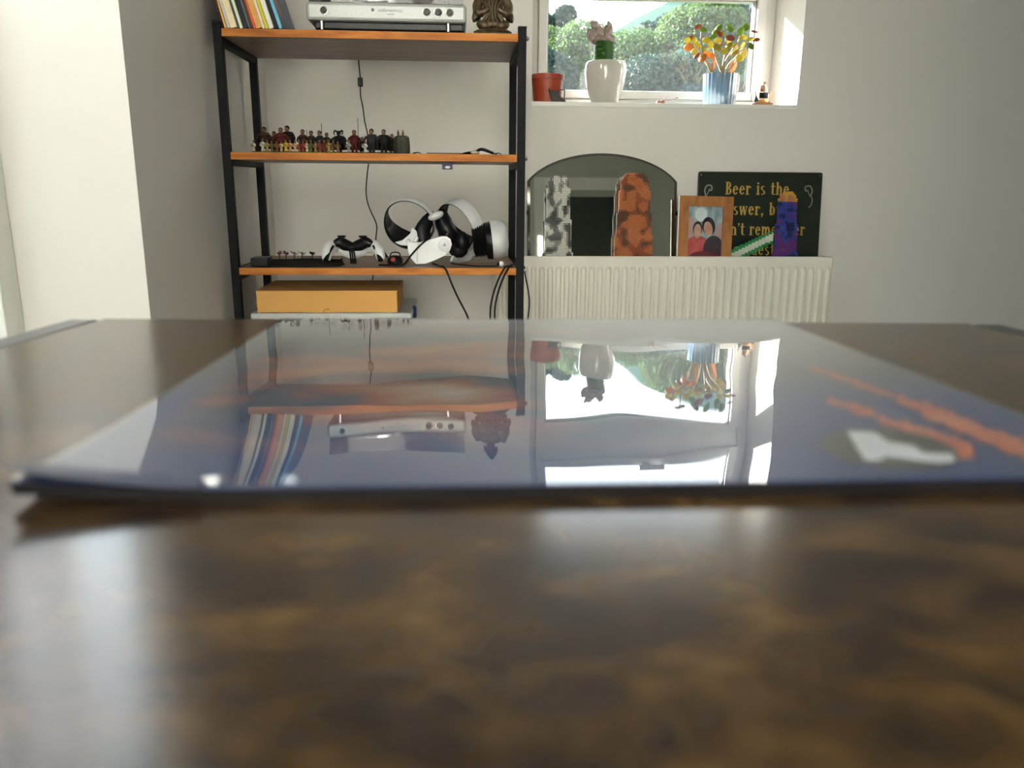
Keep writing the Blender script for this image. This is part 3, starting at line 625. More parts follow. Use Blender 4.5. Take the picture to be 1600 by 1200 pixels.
for sx in (-1, 1):
    b = MB().tube([(sx*0.027, 0.002, 0.081), (sx*0.035, -0.004, 0.062), (sx*0.030, -0.018, 0.046), (sx*0.010, -0.024, 0.055)], [0.011, 0.011, 0.010, 0.005], 12, smooth=5)
    b.tube([(sx*0.033, -0.004, 0.058), (sx*0.038, -0.012, 0.040), (sx*0.036, -0.014, 0.033)], [0.009, 0.009, 0.010], 10, smooth=4)
    mk('sleeve_arm', b, BRZ, st)
b = MB().ell((0, -0.002, 0.108), (0.0145, 0.0155, 0.018)).ell((0, 0.0, 0.126), (0.0065, 0.0065, 0.007)).ell((0, -0.0175, 0.106), (0.0025, 0.003, 0.004))
b.ell((-0.0145, 0, 0.104), (0.0025, 0.004, 0.0085)).ell((0.0145, 0, 0.104), (0.0025, 0.004, 0.0085))
mk('head', b, BRZ, st)
for k in range(7):
    a = -1.2+2.4*k/6; mk('robe_fold', MB().tube([(math.sin(a)*0.024, -math.cos(a)*0.019, 0.072), (math.sin(a*0.6)*0.02, -0.022, 0.05), (math.sin(a)*0.03, -0.022, 0.026)], 0.0022, 6, smooth=4), BRZ, st)

# ------------------------------------------------------------------ miniatures on the middle board
def cmat(nm, c): return mat('paint_'+nm, c, 0.7, col2=tuple(q*0.5 for q in c), scale=300, spec=0.15)
GRASSB = cmat('flocked_base', (0.10, 0.12, 0.02)); DKB = cmat('dark_base', (0.02, 0.02, 0.015))
FLESH = cmat('flesh', (0.22, 0.12, 0.07))
def mini(label, px, top, cloak, trim, Y=1.95, wide=1.0, spear=None, horns=False, shield=None, lean=0.0):
    z1 = S(px, top, Y).z; x = S(px, 230, Y).x; H = z1-SH[1]
    t = thing('miniature_figure', label, 'miniature', (x, Y, SH[1]), (0, 0, random.uniform(-0.4, 0.4)), 'large painted miniatures on the middle shelf')
    k = H/0.05; wide *= 1.12
    mk('round_base', MB().lathe([(0.0125*k*wide, 0), (0.0120*k*wide, 0.003), (0.011*k*wide, 0.0034)], (0, 0, 0), 18), DKB, t)
    for sx in (-1, 1): mk('leg', MB().tube([(sx*0.0038*k, 0, 0.0025), (sx*0.0045*k, -0.002, 0.011*k), (sx*0.003*k, 0, 0.021*k)], [0.003*k, 0.0026*k, 0.0035*k], 7), trim, t)
    b = MB().ell((0, 0, 0.027*k), (0.0068*k*wide, 0.0052*k, 0.0095*k)).ell((0, 0, 0.034*k), (0.0085*k*wide, 0.005*k, 0.0045*k))
    mk('torso', b, trim, t)
    prof = [(0.0098*k*wide, 0.008*k), (0.0085*k*wide, 0.018*k), (0.0078*k*wide, 0.03*k), (0.0062*k*wide, 0.038*k), (0.003*k, 0.0395*k)]
    b = MB(); n = 12; vs_ = []; fs_ = []
    for i in range(n+1):
        a = R_(-15+210*i/n)
        for rr, z in prof: vs_.append((rr*math.cos(a)*(1+0.12*math.sin(a*7))+lean*(1-z/H)*math.sin(a)*0.01, rr*math.sin(a)+0.001, z))
    for i in range(n):
        for j in range(len(prof)-1): fs_.append((i*5+j, (i+1)*5+j, (i+1)*5+j+1, i*5+j+1))
    mk('cloak', b.add(vs_, fs_), cloak, t)
    hd = mk('head', MB().ell((0, -0.001, 0.0435*k), (0.0042*k, 0.0045*k, 0.0058*k)), FLESH if not horns else trim, t)
    mk('helmet', MB().ell((0, 0.0004, 0.0455*k), (0.0047*k, 0.005*k, 0.0045*k)), cloak, hd)
    if horns:
        for sx in (-1, 1): mk('horn', MB().tube([(sx*0.003*k, 0, 0.046*k), (sx*0.009*k, 0, 0.050*k), (sx*0.011*k, -0.002, 0.044*k), (sx*0.0075*k, -0.003, 0.040*k)], [0.0022*k, 0.0018*k, 0.0014*k, 0.0006], 6, smooth=3), trim, hd)
    for sx in (-1, 1): mk('arm', MB().tube([(sx*0.0078*k*wide, 0, 0.034*k), (sx*0.0108*k*wide, -0.002, 0.027*k), (sx*0.0098*k*wide, -0.007, 0.024*k)], [0.0026*k, 0.0022*k, 0.002*k], 7), trim, t)
    if spear:
        zt = S(px, spear, Y).z-SH[1]; mk('spear', MB().tube([(0.0102*k, -0.007, 0.003), (0.0102*k, -0.007, zt-0.004), (0.0102*k, -0.007, zt)], [0.0007, 0.0007, 0.0002], 6), DKB, t)
    else:
        mk('sword', MB().box((-0.0105*k, -0.009, 0.027*k), (0.0012, 0.0008, 0.02*k), 0, (0.5, 0.3*wide, 0)), STEEL, t)
    if shield: mk('shield', MB().lathe([(0.0, 0.0012), (0.006*k, 0.0004), (0.0065*k, 0)], (0.0095*k, -0.0085, 0.024*k), 14, M=KM), shield, t)
    return t
BK = cmat('near_black', (0.0090, 0.0090, 0.0080)); BR = cmat('brown', (0.0500, 0.0250, 0.0125)); DR = cmat('dark_red', (0.1000, 0.0150, 0.0125)); DG = cmat('olive', (0.0225, 0.0225, 0.0125)); GY = cmat('slate', (0.0250, 0.0275, 0.0300)); GD = cmat('brass', (0.1250, 0.0800, 0.0250)); WT = cmat('bone', (0.2500, 0.2350, 0.2000)); PU = cmat('plum', (0.0300, 0.0175, 0.0250))
mini('dark hooded miniature at the post end of the middle shelf', 414, 198, BK, BR, wide=1.25)
mini('short black caped miniature second from the post end', 429, 205, BK, GY, Y=1.975)
mini('broad brown miniature among the black caped ones', 440, 199, BR, DR, wide=1.25)
mini('tall black miniature with a sweeping cape', 450, 196, BK, BK, Y=1.985, wide=1.3, lean=1.0)
mini('brown miniature carrying a short spear', 474, 202, DG, BR, spear=202)
mini('black winged-cape miniature beside the brown spearman', 487, 204, BK, GY, Y=1.965)
mini('slate miniature holding a tall thin spear', 500, 204, BK, GY, spear=192)
mini('olive miniature stooping behind the pale tent-like base', 511, 207, DG, BR, Y=1.97)
mini('large horned beast miniature with curling horns', 530, 204, PU, BK, wide=1.6, horns=True)
mini('dark red robed miniature under the tallest spear', 554, 203, DR, DR, wide=1.1, spear=184)
mini('small black miniature with a white and red shield', 566, 214, BK, BK, Y=1.96, shield=WT)
mini('olive green cloaked miniature beside the hanging cable', 581, 201, DG, GY, wide=1.3)
mini('tall black hooded miniature near the rocky block', 600, 202, BK, BK, wide=1.45)
mini('short brown miniature leaning on the rocky block', 613, 209, BR, DG, Y=1.965)
p = S(628, 240, 1.95)
t = thing('rock_model', 'dark mossy rock model with tiny figures on top', 'model', (p.x, 1.955, SH[1]))
b = MB(); r = random.Random(4); w2 = 0.0175
b.lathe([(w2, 0), (w2*1.03, 0.012), (w2*0.99, 0.026), (w2*0.93, 0.038), (w2*0.6, 0.0415), (0.0, 0.041)], (0, 0, 0), 22, rib=lambda a: 0.09*math.sin(a*5)+0.06*math.sin(a*9+1))
mk('rock', b, mat('mossy_rock', (0.02, 0.021, 0.02), 0.85, col2=(0.055, 0.05, 0.025), scale=180, bump=1.0, bscale=260), t)
for x in (-0.008, 0.003): mk('tiny_figure', MB().ell((x, 0, 0.046), (0.0028, 0.002, 0.005)).ell((x, 0, 0.052), (0.0016, 0.0016, 0.002)), GD, t)
# front row of small painted soldiers
FR = [(397, 'white_flesh', (0.55, 0.45, 0.33), 'pale'), (411, 'white', (0.62, 0.56, 0.46), 'white'), (418, 'sand', (0.42, 0.32, 0.12), 'sand coloured'), (425, 'khaki', (0.20, 0.15, 0.06), 'khaki'), (433, 'rust', (0.28, 0.10, 0.04), 'rust'), (440, 'cream', (0.60, 0.47, 0.28), 'cream'),
      (447, 'yellow', (0.62, 0.45, 0.05), 'bright yellow'), (454, 'peach', (0.55, 0.30, 0.16), 'peach'), (461.5, 'lightpeach', (0.68, 0.46, 0.26), 'light peach'), (468, 'brick', (0.36, 0.07, 0.04), 'brick red'), (474, 'scarlet', (0.42, 0.05, 0.04), 'scarlet'), (480, 'ivory', (0.58, 0.52, 0.40), 'ivory'),
      (486, 'moss', (0.14, 0.13, 0.04), 'moss green'), (493, 'tan', (0.36, 0.20, 0.10), 'tan'), (500, 'redbrown', (0.28, 0.06, 0.04), 'red-brown'), (507, 'maroon', (0.16, 0.03, 0.02), 'maroon'), (514, 'gold', (0.38, 0.26, 0.07), 'gold'), (521, 'umber', (0.14, 0.06, 0.03), 'umber'), (528, 'bronze', (0.22, 0.13, 0.05), 'bronze'), (545, 'grey', (0.30, 0.30, 0.28), 'grey'), (571, 'chalk', (0.66, 0.64, 0.60), 'chalk white')]
proto = None
for i, (px, nm, c, words) in enumerate(FR):
    Y = 1.914; x = S(px, 236, Y).x; m = cmat(nm, c)
    t = thing('soldier_miniature', 'tiny %s soldier miniature in the front row of the middle shelf' % words, 'miniature', (x, Y, SH[1]), (0, 0, random.uniform(-0.5, 0.5)), 'tiny soldiers in the front row')
    s = random.uniform(1.12, 1.35); t.scale = (s, s, s)
    if proto is None:
        proto = {}
        proto['base'] = mk('round_base', MB().lathe([(0.0052, 0), (0.005, 0.0018), (0.0045, 0.002)], (0, 0, 0), 12), GRASSB, t)
        proto['body'] = mk('body', MB().tube([(-0.0014, 0, 0.002), (-0.0012, 0, 0.0085)], 0.0013, 6).tube([(0.0014, 0, 0.002), (0.0012, 0, 0.0085)], 0.0013, 6).ell((0, 0, 0.0125), (0.0031, 0.0022, 0.0052)).tube([(0.003, 0, 0.0155), (0.0048, -0.001, 0.012), (0.003, -0.0035, 0.0105)], 0.0011, 6).tube([(-0.003, 0, 0.0155), (-0.0048, -0.001, 0.012), (-0.003, -0.0035, 0.0105)], 0.0011, 6), m, t)
        proto['head'] = mk('head', MB().ell((0, 0, 0.0195), (0.0019, 0.0019, 0.0024)), FLESH, t)
        proto['weapon'] = mk('weapon', MB().box((0, -0.004, 0.0125), (0.0085, 0.0008, 0.0009), 0, (0, 0.5, 0)), DKB, t)
    else:
        for k, o in proto.items():
            c_ = copy_of(o, t)
            if k == 'body': c_.data = o.data.copy(); c_.data.materials[0] = m
# pale tent-like scenic base among them
p = S(507, 232, 1.935)
t = thing('tent_model', 'pale yellowish tent-shaped model among the miniatures', 'model', (p.x, 1.937, SH[1]))
mk('base', MB().lathe([(0.017, 0), (0.0165, 0.002)], (0, 0, 0), 18), GRASSB, t)
mk('canopy', MB().lathe([(0.0145, 0.009), (0.009, 0.0155), (0.003, 0.0205), (0.0, 0.0215)], (0, 0, 0), 14, rib=lambda a: 0.08*math.sin(a*7)), cmat('tent', (0.42, 0.38, 0.20)), t)
for a in (0.3, 2.4, 4.2): mk('tent_pole', MB().cyl((0.012*math.cos(a), 0.012*math.sin(a), 0.0018), (0.012*math.cos(a), 0.012*math.sin(a), 0.011), 0.0008, seg=6), DKB, t)

# clutter on the right-hand part of the middle board
p = S(740, 240, 1.95)
t = thing('hobby_clippers', 'small dark hobby clippers lying open on the middle shelf', 'clippers', (p.x, 1.95, SH[1]))
for sx in (-1, 1):
    mk('handle', MB().tube([(-0.008, 0, 0.003), (0.006, 0.004*sx, 0.008), (0.020, 0.012*sx, 0.0125), (0.046, 0.016*sx, 0.004)], [0.0028, 0.003, 0.0032, 0.0024], 8, smooth=4), BLKRUB, t)
mk('jaw', MB().tube([(-0.006, 0, 0.0045), (-0.018, 0, 0.0035), (-0.030, 0, 0.002)], [0.006, 0.005, 0.0015], 8, flat=0.6), BLKMETAL, t)
p = S(741, 239, 1.93)
tag(mk('putty_lump', MB().ell((p.x, 1.925, SH[1]+0.0045), (0.009, 0.008, 0.0045)).ell((p.x+0.007, 1.927, SH[1]+0.003), (0.005, 0.005, 0.003)), mat('beige_putty', (0.45, 0.36, 0.25), 0.8)), 'beige putty lump in front of the clippers', 'putty')
p0, p1 = S(668, 240, 1.97), S(720, 240, 1.97)
t = thing('modelling_sprue', 'thin brown plastic sprue lying flat on the middle shelf', 'sprue', ((p0.x+p1.x)/2, 1.99, SH[1]))
hw = (p1.x-p0.x)/2; b = MB()
for y in (-0.03, 0.0, 0.03): b.tube([(-hw, y, 0.0022), (hw, y, 0.0022)], 0.0022, 6)
for x in (-hw, -hw/3, hw/3, hw): b.tube([(x, -0.03, 0.0022), (x, 0.03, 0.0022)], 0.0022, 6)
mk('runner', b, mat('brown_plastic', (0.10, 0.055, 0.03), 0.5), t)
for k in range(5): mk('model_part', MB().box((-hw*0.8+k*hw*0.4, 0.015*(-1)**k, 0.0028), (0.009, 0.012, 0.004), 0.001), MATS['brown_plastic'], t)
for i, (px, words) in enumerate(((650, 'nearest the rock model'), (776, 'nearest the shelf post'))):
    p = S(px, 240, 1.95)
    tag(mk('model_scrap', MB().box((p.x-0.003, 1.95, SH[1]+0.002), (0.008, 0.006, 0.004), 0.001, (0, 0, 0.5)).tube([(p.x-0.004, 1.95, SH[1]+0.0035), (p.x+0.006, 1.951, SH[1]+0.0045), (p.x+0.012, 1.95, SH[1]+0.0012)], 0.0012, 6), GY), 'tiny grey model scrap on the middle shelf, %s' % words, 'model part')

# ------------------------------------------------------------------ third board: gamepad, headset, wand controllers, cables
def ring_pts(pts, Y): return [S(x, y, Y) for x, y in pts]
Z3 = SH[2]
c0 = S(551, 411, 1.955); gp = thing('game_controller', 'white and black game controller lying on the third shelf', 'game controller', (c0.x, 1.955, Z3))
def gl(px, py, Y): v = S(px, py, Y); return Vector((v.x-c0.x, Y-1.955, max(v.z-Z3, 0.004)))
sh = [gl(510, 407, 1.93), gl(511, 396, 1.94), gl(517, 386, 1.965), gl(530, 385, 1.985), gl(551, 395, 1.975), gl(572, 386, 1.985), gl(586, 386, 1.965), gl(593, 395, 1.94), gl(595, 406, 1.93)]
mk('shell', MB().tube(sh, [0.009, 0.0125, 0.0155, 0.016, 0.0145, 0.016, 0.0155, 0.0125, 0.009], 16, smooth=6), WHTPL, gp)
mid = [gl(523, 381, 1.955), gl(531, 379, 1.962), gl(540, 383, 1.968), gl(551, 386, 1.970), gl(562, 383, 1.968), gl(572, 379, 1.962), gl(581, 382, 1.955)]
mk('centre_panel', MB().tube(mid, [0.007, 0.0135, 0.014, 0.0115, 0.014, 0.0135, 0.007], 14, smooth=5), BLKPL, gp)
for sx, px in ((-1, 534), (1, 567)):
    v = gl(px, 377, 1.958)
    mk('thumbstick', MB().lathe([(0.009, -0.002), (0.005, 0.004), (0.005, 0.008), (0.0098, 0.0105), (0.0098, 0.013), (0.007, 0.0125), (0.0, 0.012)], v, 18), BLKRUB, gp)
    e = gl(509.5 if sx < 0 else 595, 405, 1.925)
    mk('grip_trim', MB().tube([(gl(521 if sx < 0 else 583, 384, 1.945)), (gl(514 if sx < 0 else 590, 395, 1.934)), e+Vector((0, -0.006, -0.002))], [0.003, 0.0045, 0.007], 10, smooth=4, flat=0.8), BLKPL, gp)
    mk('trigger', MB().tube([gl(526 if sx < 0 else 578, 381, 1.995), gl(534 if sx < 0 else 570, 378, 2.005)], [0.006, 0.007], 10), BLKPL, gp)
b = MB()
for k in range(3):
    x = -0.006+0.005*k; b.tube([(x, 0.03, 0.008), (x-0.001, 0.002, 0.0375-0.001*k), (x+0.002, -0.008, 0.030), (x+0.003, 0.0, 0.006), (x, 0.03, 0.008)], 0.002, 7, smooth=6)
mk('wrapped_cord', b, BLKRUB, gp)

def band(R, width, thick, n=48, rx=1.0, rz=1.0, split=None):
    """ring whose axis is local y: white outside, dark inside"""
    o = MB(); i_ = MB(); vo = []; vi = []
    for k in range(n):
        a = 2*math.pi*k/n; y0, y1 = width(a); t = thick(a) if callable(thick) else thick
        ca, sa = math.cos(a)*rx, math.sin(a)*rz
        vo += [(R*ca, y0, R*sa), ((R+0.0015)*ca, (y0*2+y1)/3, (R+0.0015)*sa), ((R+0.0015)*ca, (y0+y1*2)/3, (R+0.0015)*sa), (R*ca, y1, R*sa)]
        vi += [((R-0.0003)*ca, y0+0.0006, (R-0.0003)*sa), ((R-t)*ca, y0+0.002, (R-t)*sa), ((R-t)*ca, y1-0.002, (R-t)*sa), ((R-0.0003)*ca, y1-0.0006, (R-0.0003)*sa)]
    fs_ = []
    for k in range(n):
        j = (k+1) % n
        for q in range(3): fs_.append((k*4+q, j*4+q, j*4+q+1, k*4+q+1))
    return o.add(vo, fs_), i_.add(vi, fs_)
def wand(label, px, py, Y, rot, R, handle, ww=1.0):
    c = S(px, py, Y); t = thing('wand_controller', label, 'controller', (c.x, Y, c.z), (0, 0, 0), 'ringed wand controllers')
    rm = Euler(rot).to_matrix().to_4x4()
    wf = lambda a: (-0.010*ww-0.020*max(0, -math.sin(a+0.5))**1.0, 0.008*ww+0.022*max(0, -math.sin(a+0.5))**1.0)
    o, i_ = band(R, wf, lambda a: 0.0035+0.010*max(0, -math.sin(a+0.4))**2, 56)
    mk('ring', o.xf(rm), WHTSAT, t); mk('ring_liner', i_.xf(rm), BLKPL, t)
    P = [Vector(h[0]) for h in handle]; mk('grip', MB().tube([p_-c for p_ in P], [h[1] for h in handle], 14, smooth=5), BLKPL, t)
    return t, c
t, c = wand('ringed controller with its white hoop facing the room', 641, 346, 2.03, (R_(28), 0, R_(-16)), 0.0625,
   [(S(676, 332, 2.03), 0.007), (S(668, 345, 2.02), 0.016), (S(660, 362, 2.01), 0.020), (S(664, 385, 2.0), 0.019), (S(672, 398, 1.995), 0.014)])
b = MB().poly([(S(x, y, 1.985)-c).xz[:] for x, y in ((617, 379), (628, 376), (640, 366), (645, 356), (651, 362), (653, 374), (653, 380), (640, 384), (626, 383))], 'y', -0.045, -0.02)
mk('white_cheek', b, WHTSAT, t)
mk('trigger', MB().tube([S(648, 378, 1.985)-c, S(652, 370, 1.985)-c], [0.006, 0.004], 10), WHTSAT, t)
mk('strap_bud', MB().ell(S(638, 377, 1.965)-c, (0.0055, 0.0055, 0.0055)), WHTPL, t)
t, c = wand('ringed controller tipped over beside the visor', 720, 351, 2.05, (R_(22), R_(-10), R_(-52)), 0.063,
   [(S(690, 330, 2.03), 0.012), (S(692, 345, 2.02), 0.022), (S(700, 362, 2.01), 0.022), (S(715, 382, 2.03), 0.018)], 2.0)
b = MB().ell(S(681, 337, 2.0)-c, (0.020, 0.014, 0.010), (0, R_(-22), 0)); mk('white_cheek', b, WHTSAT, t)
mk('thumb_button', MB().ell(S(698, 365, 1.985)-c, (0.0028, 0.002, 0.0028)), FLESH, t)

c = S(715, 405, 2.02)
vr = thing('vr_headset', 'white and black virtual reality headset resting on the third shelf', 'headset', (c.x, 2.02, Z3))
def vl(px, py, Y): v = S(px, py, Y); return Vector((v.x-c.x, Y-2.02, v.z-Z3))
# side strap plate: rounded oblong rising to the right
pl = [(643, 404), (638, 393), (637, 381), (640, 378), (655, 379), (675, 373), (690, 369), (698, 369.5), (704, 374), (706, 382), (703, 391), (695, 399), (680, 406), (665, 411.5), (650, 412)]
mk('strap_plate', MB().poly([vl(x, y, 1.965).xz[:] for x, y in pl], 'y', -0.062, -0.040), WHTPL, vr, 60)
mk('strap_seam', MB().tube([vl(653, 380, 1.957)+Vector((0, -0.0003, 0)), vl(651.5, 410, 1.957)+Vector((0, -0.0003, 0))], 0.0012, 6), WHTSAT, vr)
d = mk('pivot_disc', MB().lathe([(0.0155, 0), (0.0155, 0.003), (0.0135, 0.0045), (0.0, 0.0045)], vl(694.5, 382.5, 1.958), 28, M=KM), WHTPL, vr)
v = vl(694.5, 382.5, 1.953)
b = MB()
for a in (90, 210, 330):
    a = R_(a); b.tube([v+Vector((0, 0, 0)), v+Vector((math.cos(a)*0.0055, 0, math.sin(a)*0.0055))], [0.0016, 0.0006], 6)
mk('pivot_logo', b, mat('grey_logo', (0.22, 0.22, 0.24), 0.5), d)
# visor: axis tilted slightly, white shell dome, concertina light shield
VM = (Euler((0, R_(90-6), 0)).to_matrix() @ Matrix.Diagonal((0.90, 1.35, 1.0)))
v = vl(741, 376, 2.03)
prof = []
for k in range(6): prof += [(0.047-0.001*(k % 2), 0.0055*k), (0.041, 0.0055*k+0.0027)]
mk('light_shield', MB().lathe([(0.03, -0.004)]+prof+[(0.044, 0.034), (0.03, 0.036)], v, 40, M=VM), BLKRUB, vr)
v2 = vl(764, 376, 2.03)
mk('visor_rim', MB().lathe([(0.049, -0.008), (0.052, 0.004), (0.0515, 0.014)], v2, 40, M=VM), BLKPL, vr)
mk('visor_shell', MB().lathe([(0.0525, 0.006), (0.0535, 0.020), (0.050, 0.034), (0.040, 0.043), (0.02, 0.047), (0.0, 0.048)], v2, 40, M=VM), WHTSAT, vr)
mk('head_strap', MB().tube([vl(706, 404, 1.99), vl(725, 407, 2.06), vl(735, 396, 2.10), vl(742, 378, 2.08)], [0.008, 0.008, 0.010, 0.012], 10, flat=0.35, smooth=6, up=(0, 1, 0)), WHTSAT, vr)
mk('nose_pad', MB().ell(vl(716, 390, 2.02), (0.024, 0.045, 0.020)), BLKRUB, vr)
mk('lens_housing', MB().ell(vl(722, 378, 2.0), (0.018, 0.03, 0.026)), BLKPL, vr)

def cable(label, pts, r=0.0022, name='cable', matr=None, extra=None, k=8):
    o = mk(name, MB().tube(pts, r, 8, smooth=k), matr or BLKRUB); tag(o, label, 'cable'); return o
# lead of the record player with its inline switch, hanging down behind the boards
YL = 2.275
pp = [(558, 62), (560, 92), (561.5, 108), (563, 122)]; p2 = [(563, 134), (563.5, 150), (567, 168), (570, 190), (575, 212), (580, 235), (577, 250), (574, 270), (572, 300), (576, 322), (588, 350), (588, 366), (585, 392), (584, 420), (581, 445), (578, 470), (574, 520), (570, 640), (566, 720)]
ld = thing('power_lead', 'thin black lead with inline switch hanging behind the shelves', 'cable', S(563, 128, YL))
mk('cord', MB().tube([S(x, y, YL) for x, y in pp], 0.0016, 8, smooth=6), BLKRUB, ld, world=True)
mk('cord', MB().tube([S(x, y, YL) for x, y in p2], 0.0016, 8, smooth=6), BLKRUB, ld, world=True)
a = S(563, 121, YL); b_ = S(563, 135.5, YL)
sk = S(566, 735, YB)
so = thing('wall_socket', 'white double wall socket behind the shelving unit', 'socket', (sk.x, YB, sk.z))
mk('plate', MB().span(-0.073, 0.073, -0.010, -0.0005, -0.043, 0.043, 0.003), WHTPL, so)
for k in (-1, 1): mk('rocker', MB().span(k*0.03-0.006, k*0.03+0.006, -0.013, -0.0095, 0.012, 0.03, 0.002), WHTPL, so)
mk('plug', MB().box((sk.x+0.03, YB-0.03, sk.z-0.012), (0.045, 0.036, 0.048), 0.006), BLKPL, ld, world=True)
mk('cord', MB().tube([S(566, 720, YL), S(566, 745, YL+0.05), Vector((sk.x+0.03, YB-0.046, sk.z-0.02))], 0.0016, 8, smooth=5), BLKRUB, ld, world=True)
mk('inline_switch', MB().box((a+b_)/2, (0.0135, 0.010, (a-b_).length), 0.003), BLKPL, ld, world=True)
mk('switch_slider', MB().box((a+b_)/2+Vector((0, -0.006, 0)), (0.004, 0.003, 0.009), 0.001), BLKPL, ld, world=True)
def on3(px, Y, h=0.0026):   # point on the third board under pixel column px
    return Vector((S(px, 410, Y).x, Y, Z3+h))
cable('black cable drooping over the third shelf edge below the headset', [on3(676, 1.98), on3(686, 1.93), on3(690, 1.905, 0.003), S(692, 416, 1.893), S(698, 424, 1.890), S(706, 444, 1.892), S(716, 466, 1.894), S(731, 496, 1.896), S(742, 535, 1.896), S(748, 570, 1.905), Vector((S(752, 600, 1.93).x, 1.935, SH[3]+0.003)), Vector((S(770, 600, 1.98).x, 1.99, SH[3]+0.0025))])
cable('outer loop of black cable beside the right shelf post', [on3(799, 1.96), on3(795, 1.92), on3(792, 1.902, 0.004), S(788, 419, 1.889), S(779, 436, 1.888), S(770, 462, 1.888), S(766, 490, 1.890), S(768, 540, 1.890), S(772, 575, 1.903), Vector((S(776, 600, 1.94).x, 1.945, SH[3]+0.003))])
cable('inner loop of black cable beside the right shelf post', [on3(802, 1.97), on3(800, 1.925), on3(797, 1.902, 0.004), S(793, 421, 1.8885), S(784, 440, 1.888), S(776, 466, 1.888), S(773, 492, 1.890), S(776, 540, 1.890), S(781, 575, 1.903), Vector((S(787, 600, 1.93).x, 1.935, SH[3]+0.003))])
cable('black cable running down outside the right shelf post', [S(819, 416, 2.00), S(821, 432, 1.99), S(825.5, 455, 1.985), S(827, 475, 1.985), S(825, 500, 1.985), S(823, 545, 1.985), S(822, 640, 1.985), S(823, 760, 1.985), Vector((S(823, 800, 1.985).x, 1.985, 0.003)), Vector((S(823, 800, 1.985).x+0.05, 2.02, 0.003))], 0.0018)
cable('black cable curling from the controller up to the headset', [on3(592, 1.945), on3(612, 1.94), on3(630, 1.945, 0.004), S(643, 398, 1.935), S(654, 386, 1.925), S(664, 377, 1.93), S(672, 372, 1.95)], 0.0022)
e = thing('earbud_cable', 'thin black earphone cable with a white bud near the shelf edge', 'cable', on3(782, 1.93, 0))
mk('cord', MB().tube([on3(705, 1.985), on3(722, 1.95), on3(740, 1.925), on3(760, 1.918), on3(776, 1.925), on3(781, 1.93, 0.006)], 0.0014, 8, smooth=8), BLKRUB, e, world=True)
mk('bud', MB().ell(on3(783, 1.93, 0.0068), (0.0066, 0.0066, 0.0066)), WHTPL, e, world=True)
mk('bud_tip', MB().ell(on3(779.5, 1.93, 0.0068), (0.0045, 0.005, 0.005)), BLKRUB, e, world=True)
pts = []
for k in range(46):
    a = k*0.42; rr = 1.0-0.05*math.sin(k*1.3); px = 478+62*math.cos(a)*rr*0.95; pts.append(Vector((S(px, 408, 1.955).x, 1.955+0.035*math.sin(a)*rr, Z3+0.0028+0.0042*int(k/15)+0.0006*math.sin(k*2.1))))
cable('coiled black cable lying on the third shelf behind the power block', pts, 0.0022, 'coiled_cable', k=4)
c = S(408, 410, 1.94)
pb_ = thing('power_block', 'black power block at the left end of the third shelf', 'power adapter', (c.x, 1.945, Z3))
mk('casing', MB().box((0, 0, 0.0105), (0.040, 0.05, 0.021), 0.003), BLKPL, pb_)
mk('cord', MB().tube([(0.018, 0, 0.009), (0.035, 0.003, 0.006), (0.06, 0.0, 0.0025)], 0.002, 8, smooth=5), BLKRUB, pb_)
c = S(617, 405, 1.965)
cd = thing('charging_dock', 'small black gadget with a red button beside the game controller', 'gadget', (c.x, 1.97, Z3))
mk('casing', MB().lathe([(0.017, 0), (0.019, 0.006), (0.018, 0.016), (0.012, 0.022), (0.0, 0.0235)], (0, 0, 0), 24), BLKPL, cd)
mk('red_button', MB().ell((-0.003, -0.0155, 0.014), (0.007, 0.004, 0.006)), mat('red_plastic', (0.30, 0.03, 0.02), 0.4), cd)
mk('bracket', MB().tube([(-0.012, 0, 0.021), (-0.006, -0.006, 0.030), (0.010, -0.004, 0.029), (0.013, 0, 0.019)], 0.0016, 7, smooth=4).tube([(-0.018, 0, 0.018), (-0.028, -0.004, 0.036)], 0.0022, 7), GY, cd)
RW = [(437, 'red and white', 'nearest the shelf post'), (447, 'dark red', 'second from the shelf post'), (460, 'red and grey', 'in the middle of its row'), (472, 'white', 'beside the grey one'), (488, 'grey', 'nearest the game controller')]
for i, (px, cw, wh) in enumerate(RW):
    x = S(px, 400, 2.09).x; col = [cmat('crimson', (0.30, 0.03, 0.03)), DR, cmat('crimson', (0.3, 0.03, 0.03)), WT, GY][i]
    t = thing('spacecraft_miniature', 'tiny %s miniature at the third shelf back, %s' % (cw, wh), 'miniature', (x, 2.09, Z3), (0, 0, i*0.7), 'tiny miniatures at the back of the third shelf')
    mk('stand', MB().lathe([(0.007, 0), (0.007, 0.0015), (0.0012, 0.002), (0.0012, 0.014)], (0, 0, 0), 10), DKB, t)
    mk('body', MB().ell((0, 0, 0.0175), (0.0075, 0.003, 0.003)), WT if i != 4 else GY, t)
    for sx in (-1, 1): mk('wing', MB().box((0, sx*0.006, 0.0175+0.002*sx), (0.006, 0.009, 0.0012), 0, (0.5*sx, 0, 0)), col, t)

